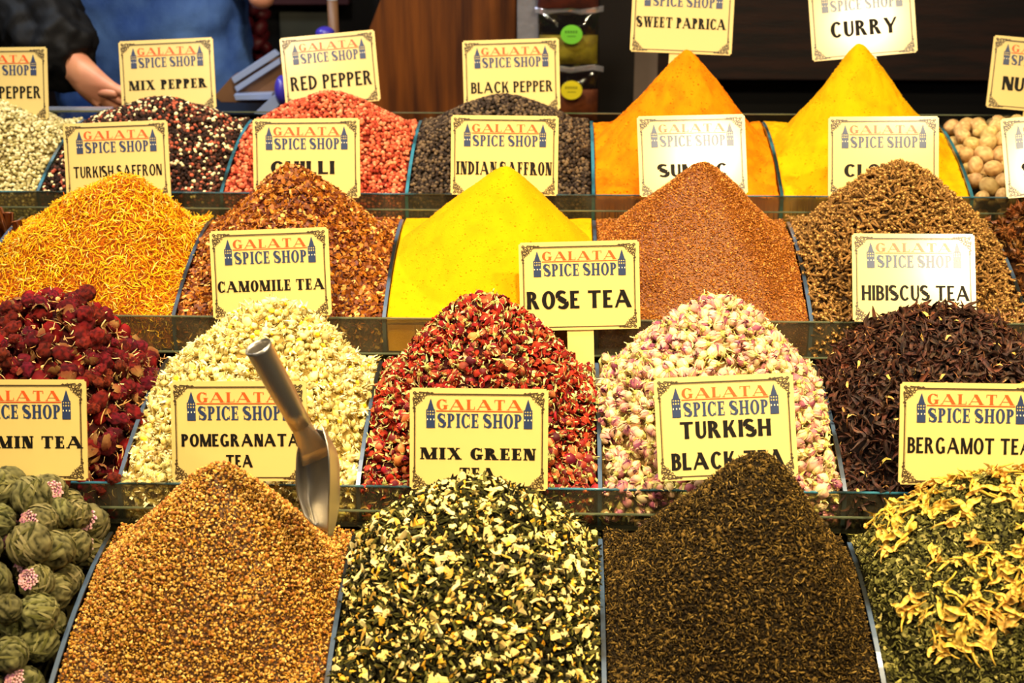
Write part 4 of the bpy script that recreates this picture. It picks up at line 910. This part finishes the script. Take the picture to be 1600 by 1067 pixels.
# ---------------------------------------------------------------- steel scoop stuck in the granulated tea
M_steel = mat('brushed_steel', lin(214, 208, 198), .36, metal=1, bump=.08, bscale=500)
def bmtube(pts, radii, seg=24, hollow=None):
    V, T, C = tube(pts, radii, seg, cap=False); bm = bmesh.new(); vs = [bm.verts.new(v) for v in V]
    for t_ in T: bm.faces.new([vs[i] for i in t_])
    bmesh.ops.recalc_face_normals(bm, faces=bm.faces[:])
    if hollow: bmesh.ops.solidify(bm, geom=bm.faces[:], thickness=hollow)
    return bm
sd = 1.40
hp0 = at_depth(403, 541, sd - .045); hp1 = at_depth(470, 664, sd); ax_ = (hp1 - hp0).normalized()
sc_ = empty('scoop', at_depth(517, 835, sd + .02)); tag(sc_, 'stainless steel scoop with a hollow handle stuck in the granulated tea', 'scoop')
def under(o): o.parent = sc_; o.matrix_parent_inverse = Matrix.Translation(-sc_.location); return o
hb = bmtube([hp0 + ax_ * L_ for L_ in (0, .004, .03, .06, (hp1 - hp0).length * .8, (hp1 - hp0).length)], [.0124, .0122, .0118, .0112, .0102, .0098], 28, hollow=-.0009)
under(link('handle', from_bm('handle', hb, True), M_steel))
# neck: flattened end of the tube running on to the blade
side = ax_.cross(FW).normalized()
nk = bmesh.new(); rows = []
for f, wd, th in ((0, .0102, .0102), (.010, .0104, .0085), (.022, .0120, .006), (.034, .0150, .0035), (.046, .018, .0016)):
    c = hp1 - ax_ * .006 + ax_ * f * 1.0 + Vector((.0006, 0, -.003)) * (f / .046); row = []
    for q in range(20): a = 2 * math.pi * q / 20; row.append(nk.verts.new(c + side * math.cos(a) * wd + side.cross(ax_) * math.sin(a) * th))
    rows.append(row)
for r0, r1 in zip(rows, rows[1:]):
    for q in range(20): nk.faces.new((r0[q], r0[(q + 1) % 20], r1[(q + 1) % 20], r1[q]))
nk.faces.new(rows[-1])
under(link('neck', from_bm('neck', nk, True), M_steel))
for q in range(2):
    bm = bmesh.new(); bmesh.ops.create_uvsphere(bm, u_segments=12, v_segments=8, radius=.0026); o = link('rivet', from_bm('rivet', bm, True), M_steel); o.location = hp1 + ax_ * (.004 - .010 * q) - FW * .0090 + side * .001; under(o)
# blade: a trough bent from one sheet, its edge towards the viewer
def bl(px, py, dd): return at_depth(px, py, sd + dd)
Lft = [bl(480, 664, .004), bl(465, 700, .008), bl(462, 735, .012), bl(463, 768, .018), bl(474, 806, .028)]
Bot = [bl(490, 668, .020), bl(478, 705, .050), bl(480, 745, .058), bl(482, 785, .056), bl(492, 822, .046)]
Out = [bl(508, 672, .012), bl(527, 712, .028), bl(530, 750, .032), bl(529, 792, .030), bl(520, 834, .026)]
Rim = [bl(503, 662, -.012), bl(513, 700, -.022), bl(515, 745, -.022), bl(514, 790, -.014), bl(513, 838, .004)]
bm = bmesh.new(); grid = []; NU, NV = 24, 20
def interp(pts, t): t *= len(pts) - 1; i = min(int(t), len(pts) - 2); f = t - i; p0 = pts[max(i - 1, 0)]; p1 = pts[i]; p2 = pts[i + 1]; p3 = pts[min(i + 2, len(pts) - 1)]; return .5 * ((2 * p1) + (p2 - p0) * f + (2 * p0 - 5 * p1 + 4 * p2 - p3) * f * f + (3 * p1 - p0 - 3 * p2 + p3) * f ** 3)
for i in range(NV + 1):
    t = i / NV; row4 = [interp(x, t) for x in (Lft, Bot, Out, Rim)]; grid.append([bm.verts.new(interp(row4, j / NU)) for j in range(NU + 1)])
for i in range(NV):
    for j in range(NU): bm.faces.new((grid[i][j], grid[i][j + 1], grid[i + 1][j + 1], grid[i + 1][j]))
bmesh.ops.recalc_face_normals(bm, faces=bm.faces[:]); bmesh.ops.solidify(bm, geom=bm.faces[:], thickness=.0011)
under(link('blade', from_bm('blade', bm, True), M_steel))

# ---------------------------------------------------------------- behind the stall
M_jean = mat('blue_denim', lin(18, 62, 146), .85, noisecol=lin(92, 132, 196), nscale=6, wmix=(.40, .75), bump=.4, bscale=200, stretch=(1.6, 1, 1))  # paler noise patches are painted highlights of the folds
M_jacket = mat('black_jacket', lin(10, 9, 10), .7, spec=.25, bump=1, bscale=16)
M_skin = mat('skin', lin(226, 160, 124), .5, noisecol=lin(206, 128, 100), nscale=18, wmix=(.3, .8))
M_hair = mat('dark_hair', lin(24, 16, 12), .6, bump=.4, bscale=120)
def skin(name, joints, edges, m, parent, sub=2, fold=None):
    me = bpy.data.meshes.new(name); me.from_pydata([j[0] for j in joints], edges, []); o = link(name, me, m, parent)
    mo = o.modifiers.new('s', 'SKIN'); mo.use_smooth_shade = True
    for v, j in zip(me.skin_vertices[0].data, joints): v.radius = j[1] if isinstance(j[1], tuple) else (j[1], j[1])
    me.skin_vertices[0].data[0].use_root = True
    s_ = o.modifiers.new('d', 'SUBSURF'); s_.levels = sub; s_.render_levels = sub
    if fold:
        tx = bpy.data.textures.new(name + '_folds', 'CLOUDS'); tx.noise_scale = fold[1]; tx.noise_depth = 2
        dm = o.modifiers.new('f', 'DISPLACE'); dm.texture = tx; dm.strength = fold[0]; dm.mid_level = .5; dm.texture_coords = 'LOCAL'
    return o
HIP = at_y(235, 20, 2.86); HIP.x = at_y(232, 20, 2.86).x
wrist = at_depth(118, 103, 2.42); hx, hy, hz = HIP
sh = Vector((hx - .36, 2.70, hz + .50)); el = at_depth(10, -20, 2.50)
per = empty('person', (hx, 2.86, 0)); tag(per, 'person in black jacket and blue jeans leaning a hand on the rail', 'person')
J = [((hx, 2.88, hz), .13), ((hx - .05, 2.86, hz + .22), (.13, .10)), ((hx - .12, 2.80, hz + .46), (.16, .11)), ((hx - .14, 2.76, hz + .58), .06), ((hx - .15, 2.72, hz + .70), (.075, .09)), ((hx - .15, 2.71, hz + .80), (.075, .085)),
     (tuple(sh), .055), (tuple(el), .042), (tuple(wrist), .028),
     ((hx + .10, 2.76, hz + .50), .055), ((hx + .22, 2.80, hz + .26), .042), ((hx + .26, 2.72, hz + .02), .028),
     ((hx - .10, 2.88, hz - .05), .085), ((hx - .11, 2.86, .50), .058), ((hx - .11, 2.90, .09), .04), ((hx - .11, 2.76, .04), .035),
     ((hx + .10, 2.88, hz - .05), .085), ((hx + .11, 2.86, .50), .058), ((hx + .11, 2.90, .09), .04), ((hx + .11, 2.76, .04), .035)]
E = [(0, 1), (1, 2), (2, 3), (3, 4), (4, 5), (2, 6), (6, 7), (7, 8), (2, 9), (9, 10), (10, 11), (0, 12), (12, 13), (13, 14), (14, 15), (0, 16), (16, 17), (17, 18), (18, 19)]
# the leaning hand joins the body as palm and five fingers
hand_c = at_depth(148, 133, 2.42); fx = (hand_c - wrist).normalized(); sidev = Vector((.45, -.35, .8)); sidev = (sidev - fx * sidev.dot(fx)).normalized()
J += [(tuple(hand_c), (.036, .026))]; E += [(8, 20)]
b0 = len(J)
for i, (off, L_) in enumerate(((-.026, .070), (-.009, .080), (.009, .076), (.025, .062))):
    k0 = hand_c + fx * .030 + sidev * off; dn = Vector((.9, -.25, -.42 + off * 6)).normalized(); k1 = k0 + dn * L_ * .45; k2 = k1 + (dn + Vector((0, -.1, -.25))).normalized() * L_ * .33; k3 = k2 + (dn + Vector((0, -.1, -.6))).normalized() * L_ * .25
    n = len(J); J += [(tuple(k0), .0095), (tuple(k1), .0088), (tuple(k2), .0080), (tuple(k3), .0065)]; E += [(20, n), (n, n + 1), (n + 1, n + 2), (n + 2, n + 3)]
k0 = hand_c - sidev * .014 + fx * .004; n = len(J); J += [(tuple(k0), .011), (tuple(k0 + Vector((.026, -.020, .004))), .0095), (tuple(k0 + Vector((.052, -.028, .002))), .008)]; E += [(20, n), (n, n + 1), (n + 1, n + 2)]
skin('body', [(tuple(Vector(j[0]) - Vector((hx, 2.86, 0))), j[1]) for j in J], E, M_skin, per)
def rel(js): return [(tuple(Vector(j[0]) - Vector((hx, 2.86, 0))), j[1]) for j in js]
skin('jeans', rel([((hx, 2.88, hz + .04), (.175, .145)), ((hx - .105, 2.88, hz - .08), .115), ((hx - .115, 2.86, .50), .085), ((hx - .115, 2.90, .12), .075), ((hx + .10, 2.88, hz - .08), .115), ((hx + .115, 2.86, .50), .085), ((hx + .115, 2.90, .12), .075), ((hx, 2.88, hz + .15), (.18, .15)), ((hx, 2.88, hz + .20), (.17, .14))]),
     [(0, 1), (1, 2), (2, 3), (0, 4), (4, 5), (5, 6), (0, 7), (7, 8)], M_jean, per, 4, (.030, .055))
cuff = wrist + (wrist - el).normalized() * .010
rings = [(.12, 0, 2.88, .205, .170), (.16, -.01, 2.88, .215, .175), (.27, -.05, 2.86, .205, .165), (.38, -.09, 2.83, .215, .165), (.48, -.12, 2.80, .215, .150), (.55, -.13, 2.78, .150, .115), (.60, -.14, 2.76, .085, .080), (.63, -.14, 2.76, .080, .075)]
bm = bmesh.new(); prev = None
for a in range(len(rings) - 1):
    for st_ in range(6 if a < len(rings) - 2 else 7):
        f = st_ / 6; z, x, y, rx, ry = [p_ + (q_ - p_) * f for p_, q_ in zip(rings[a], rings[a + 1])]; row = []
        for q in range(56):
            an = 2 * math.pi * q / 56; k_ = 1 + .16 * noise.noise(Vector((math.cos(an) * 1.6, math.sin(an) * 1.6, z * 16))); row.append(bm.verts.new((x + math.cos(an) * rx * k_, y - 2.86 + math.sin(an) * ry * k_, hz + z)))
        if prev:
            for q in range(56): bm.faces.new((prev[q], prev[(q + 1) % 56], row[(q + 1) % 56], row[q]))
        prev = row
link('jacket', from_bm('jacket', bm, True), M_jacket, per)
skin('sleeve', rel([((hx - .26, 2.77, hz + .48), .075), (tuple(sh), .095), (tuple(el), .092), (tuple(el.lerp(wrist, .45)), .086), (tuple(el.lerp(wrist, .80)), .074), (tuple(cuff), .050)]), [(0, 1), (1, 2), (2, 3), (3, 4), (4, 5)], M_jacket, per, 4, (.045, .05))
skin('sleeve', rel([((hx + .02, 2.78, hz + .49), .075), ((hx + .10, 2.76, hz + .48), .085), ((hx + .22, 2.80, hz + .26), .07), ((hx + .26, 2.72, hz + .05), .05)]), [(0, 1), (1, 2), (2, 3)], M_jacket, per, 4, (.045, .05))
V, T, C = blob(3, 4, .12, 2, (.088, .105, .075)); o = link('hair', me_tris('hair', V, T, C), M_hair, per); o.location = (-.15, -.13, hz + .86)

# second figure's dark coat is only a black shape: the dark counter side below the sleeve
M_metalbar = mat('pale_metal', lin(190, 196, 214), .25, metal=.6)
o = box('counter_rail', at_y(-60, 171, 2.31).x, at_y(178, 171, 2.31).x, 2.300, 2.318, at_y(100, 174, 2.31).z, at_y(100, 167.5, 2.31).z, M_metalbar, bevel=.002); tag(o, 'pale metal rail under the leaning hand behind the topmost tier', 'rail')

# rear counter, wooden board, post and wall shelf
M_panel = M_wood
a0, a1, a2, a3 = at_y(545, 55, 2.75), at_y(590, -30, 2.75), at_y(806, -30, 2.75), at_y(806, 250, 2.75); b1 = at_y(430, 250, 2.75)
zt = at_y(700, -230, 2.75).z
p_ = prism('wooden_board', [(at_y(440, 250, 2.75).x, .55), (at_y(806, 0, 2.75).x, .55), (at_y(806, 0, 2.75).x, zt), (at_y(682, -230, 2.75).x, zt)], 2.75, 2.785, M_wood, bevel=.002)
tag(p_, 'red brown wooden board with a slanting edge behind the BLACK PEPPER sign', 'board')
def slab(name, px0, px1, py0, py1, Y, th, m, label, cat, z0=None):
    a, b = at_y(px0, py0, Y), at_y(px1, py1, Y); o = box(name, a.x, b.x, Y, Y + th, b.z if z0 is None else z0, a.z, m, bevel=.002)
    if label: tag(o, label, cat)
    return o
slab('dark_pillar', 938, 986, -200, 300, 2.80, .12, M_black, 'black pillar between the spice bags and the pale post', 'pillar', 0)
M_post = mat('beige_post', lin(150, 132, 120), .5, noisecol=lin(120, 104, 96), nscale=3)
slab('pale_post', 986, 1021, -200, 300, 2.90, .05, M_post, 'pale beige post behind the SWEET PAPRICA sign', 'post', 0)
slab('wall_cabinet', 1021, 1900, -300, 127, 3.0, .4, M_darkwood, 'dark brown cabinet front behind the curry and paprika', 'cabinet')
slab('cabinet_base', 1021, 1900, 130, 600, 3.12, .3, M_black, 'black lower cabinet behind the curry cone', 'cabinet', 0)
M_screen = mat('grey_green_panel', lin(62, 60, 42), .6, noisecol=lin(48, 46, 32), nscale=3)
slab('grey_panel', 436, 515, 18, 70, 3.47, .03, M_screen, 'dull grey green panel far behind the RED PEPPER sign', 'panel')
slab('dark_cupboard', 380, 620, -220, 240, 3.5, .4, M_black, 'dark cupboard far behind the RED PEPPER sign', 'cupboard', 0)
M_maroon = mat('maroon_wall', lin(60, 14, 20), .6)
slab('maroon_beam', 356, 545, -60, 8, 3.44, .06, M_maroon, 'dark maroon beam above the grey green panel', 'beam')
# string of dark red dried peppers beside the jeans
bun = empty('pepper_string', at_y(385, 60, 2.95)); tag(bun, 'dark red knobbly bundle hanging beside the blue jeans', 'bundle')
M_mar = mat('maroon_skin', lin(110, 20, 32), .5, noisecol=lin(64, 8, 16), nscale=30)
bunV = [me_tris('dried_pepper', *blob(2, s, .3, 1.6, (1, .8, 1.3))) for s in range(4)]
for m_ in bunV: m_.materials.append(M_mar)
for i in range(46):
    o = link('dried_pepper', bunV[i % 4], parent=bun); t = i / 46; rr = .042
    o.location = (rr * math.cos(i * 2.4) * 1.0 - .012 + .01 * t, rr * math.sin(i * 2.4), .09 - .24 * t); o.scale = (.017,) * 3; o.rotation_euler = (i, i * 2, i * 3)
# rear counter with trays
slab('rear_counter', 200, 545, 178, 400, 2.62, .25, M_black, 'low dark counter behind the peppercorn bins', 'counter', 0)
M_bluemetal = mat('bluish_metal', lin(160, 178, 220), .3, metal=.3)
M_brown = mat('brown_tray', lin(112, 78, 50), .5)
def bar(name, p, q, r_, m, label, cat, group=None):
    V, T, C = tube([p, Vector(p).lerp(Vector(q), .5), q], [r_] * 3, 12); o = link(name, me_tris(name, V, T, C), m); tag(o, label, cat, group); return o
tr = empty('metal_tray', at_y(400, 150, 2.6)); tag(tr, 'slanted brown tray with pale metal rims behind the peppercorns', 'tray')
def tpart(name, pts, y0, y1, m):
    o = prism(name, [(at_y(px, py, y0).x, at_y(px, py, y0).z) for px, py in pts], y0, y1, m, bevel=.001); o.parent = tr; o.matrix_parent_inverse = Matrix.Translation(-tr.location); return o
tpart('tray_base', [(335, 150), (362, 120), (440, 90), (450, 150), (430, 162), (345, 160)], 2.56, 2.60, M_brown)
tpart('rim', [(361, 122), (428, 78), (436, 86), (366, 131)], 2.545, 2.56, M_bluemetal)
tpart('rim', [(366, 136), (436, 91), (438, 100), (370, 144)], 2.545, 2.56, M_bluemetal)
tpart('rim', [(365, 148), (425, 146), (425, 156), (368, 157)], 2.535, 2.56, M_bluemetal)
tpart('rim', [(396, 178), (428, 148), (442, 160), (420, 180)], 2.49, 2.53, M_bluemetal)
M_violet = mat('violet_plastic', lin(60, 50, 170), .35, coat=.3)
M_white = mat('white_plastic', lin(225, 228, 240), .4)
def ball(name, px, py, Y, r_, m, label, cat, sq=(1, 1, 1)):
    bm = bmesh.new(); bmesh.ops.create_uvsphere(bm, u_segments=20, v_segments=14, radius=r_); bmesh.ops.scale(bm, vec=sq, verts=bm.verts[:]); o = link(name, from_bm(name, bm, True), m); o.location = at_y(px, py, Y); tag(o, label, cat); return o
ball('bottle_cap', 508, 52, 2.66, .018, M_violet, 'violet cap showing above the RED PEPPER sign', 'cap', (1, 1, .7))
ball('plastic_tub', 441, 141, 2.50, .022, M_violet, 'deep blue tub beside the slanted metal tray', 'tub', (.6, 1, 1.2))
pl = empty('white_topped_post', at_y(522, 60, 2.7)); tag(pl, 'thin brown post with a white rounded top behind the RED PEPPER sign', 'post')
bm = bmesh.new(); bmesh.ops.create_cone(bm, cap_ends=True, segments=16, radius1=.010, radius2=.010, depth=.20); o = link('post_shaft', from_bm('post_shaft', bm, True), M_brown, pl); o.location.z = -.03
bm = bmesh.new(); bmesh.ops.create_uvsphere(bm, u_segments=16, v_segments=10, radius=.0115); o = link('post_cap', from_bm('post_cap', bm, True), M_white, pl); o.location.z = .075; o.scale.z = .8
# hanging spice bags
M_plastic = acrylic('clear_plastic', (.93, .93, .93), .35)
M_foilw = mat('crinkled_clear_plastic', lin(200, 200, 210), .12, metal=.7, bump=.9, bscale=60)
def bag(px0, px1, py0, py1, fill, colr, stick, label, Y=2.62):
    a, b = at_y(px0, py0, Y), at_y(px1, py1, Y); cx, w_, h_ = (a.x + b.x) / 2, b.x - a.x, a.z - b.z
    r = empty('spice_bag', (cx, Y, b.z)); tag(r, label, 'bag', 'clear plastic spice bags hung on the pillar')
    def pillow(zlo, zhi, th, name, m, wob, wf=.96):
        nx, nz = 20, 20; V = []; Fc = []
        for sgn in (-1, 1):
            for i in range(nz + 1):
                for j in range(nx + 1):
                    u, v = j / nx, i / nz; e = (math.sin(math.pi * u) ** .5) * (math.sin(math.pi * min(1, v * .92 + .08)) ** .5 if wob > .003 else math.sin(math.pi * (.06 + .9 * v)) ** .5)
                    d = sgn * th * e + wob * noise.noise(Vector((u * 6, v * 6, sgn * 3 + px0))) * e; V.append(((u - .5) * w_ * wf, d, zlo + (zhi - zlo) * v))
        o_ = (nx + 1) * (nz + 1)
        for s_ in (0, 1):
            for i in range(nz):
                for j in range(nx): q = s_ * o_ + i * (nx + 1) + j; f = (q, q + 1, q + nx + 2, q + nx + 1); Fc.append(f if s_ == 0 else f[::-1])
        return link(name, me_from(name, V, Fc, None, True), m, r)
    pillow(.003, h_ * fill, .016, 'contents', mat('bag_contents', lin(*colr[0]), .8, noisecol=lin(*colr[1]), nscale=45), .001, .90)
    pillow(0, h_, .021, 'pouch', M_plastic, .005)
    bm = bmesh.new(); box_bm(bm, -w_ / 2 - .002, w_ / 2 + .004, -.003, .003, h_ - .004, h_ + .006); bmesh.ops.subdivide_edges(bm, edges=bm.edges[:], cuts=5, use_grid_fill=True)
    for v in bm.verts: v.co.z += .003 * math.sin(v.co.x * 90 + px0); v.co.y += .004 * math.sin(v.co.x * 140)
    link('heat_seal', from_bm('heat_seal', bm, True), M_foilw, r)
    if stick:
        sx, sy, sr, sc2 = stick; p = at_y(sx, sy, Y - .026) - r.location
        bm = bmesh.new(); bmesh.ops.create_cone(bm, cap_ends=True, segments=32, radius1=sr, radius2=sr, depth=.0016); bmesh.ops.rotate(bm, matrix=Matrix.Rotation(rad(90), 3, 'X'), verts=bm.verts[:])
        o = link('round_label', from_bm('round_label', bm), mat('label_paper', lin(*sc2), .5), r); o.location = p; o.scale.z = .87; o['label'] = 'round coloured sticker'
        inkq = text_polys('SPICE', -sr * .55, sr * .55, sr * .10, sr * .30, T=.3, t=.2, sf=False) if False else [[(-sr * .6 + i * sr * .24, sr * .12), (-sr * .44 + i * sr * .24, sr * .12), (-sr * .44 + i * sr * .24, sr * .36), (-sr * .6 + i * sr * .24, sr * .36)] for i in range(5)] + [[(-sr * .4, -.2 * sr), (.4 * sr, -.2 * sr), (.4 * sr, -.12 * sr), (-.4 * sr, -.12 * sr)]]
        o = link('label_print', flat_mesh('label_print', inkq, y=-.0010), mat('label_ink', tuple(c * .35 for c in lin(*sc2)), .5), r); o.location = p
    return r
bag(835, 940, -90, 15, .9, ((96, 34, 10), (70, 22, 6)), None, 'clear bag of dark red brown spice, cut by the top of the frame')
bag(838, 938, 17, 102, .56, ((150, 136, 20), (120, 104, 14)), (893, 54, .0195, (110, 196, 50)), 'clear bag of olive yellow spice with a round green sticker')
bag(840, 938, 108, 190, .62, ((128, 62, 12), (96, 42, 8)), (893, 141, .0195, (222, 204, 20)), 'clear bag of orange brown spice with a round yellow sticker')
o = slab('hanging_film', 808, 842, -60, 66, 2.63, .012, M_foilw, 'crinkled silvery plastic film hanging left of the spice bags', 'film')
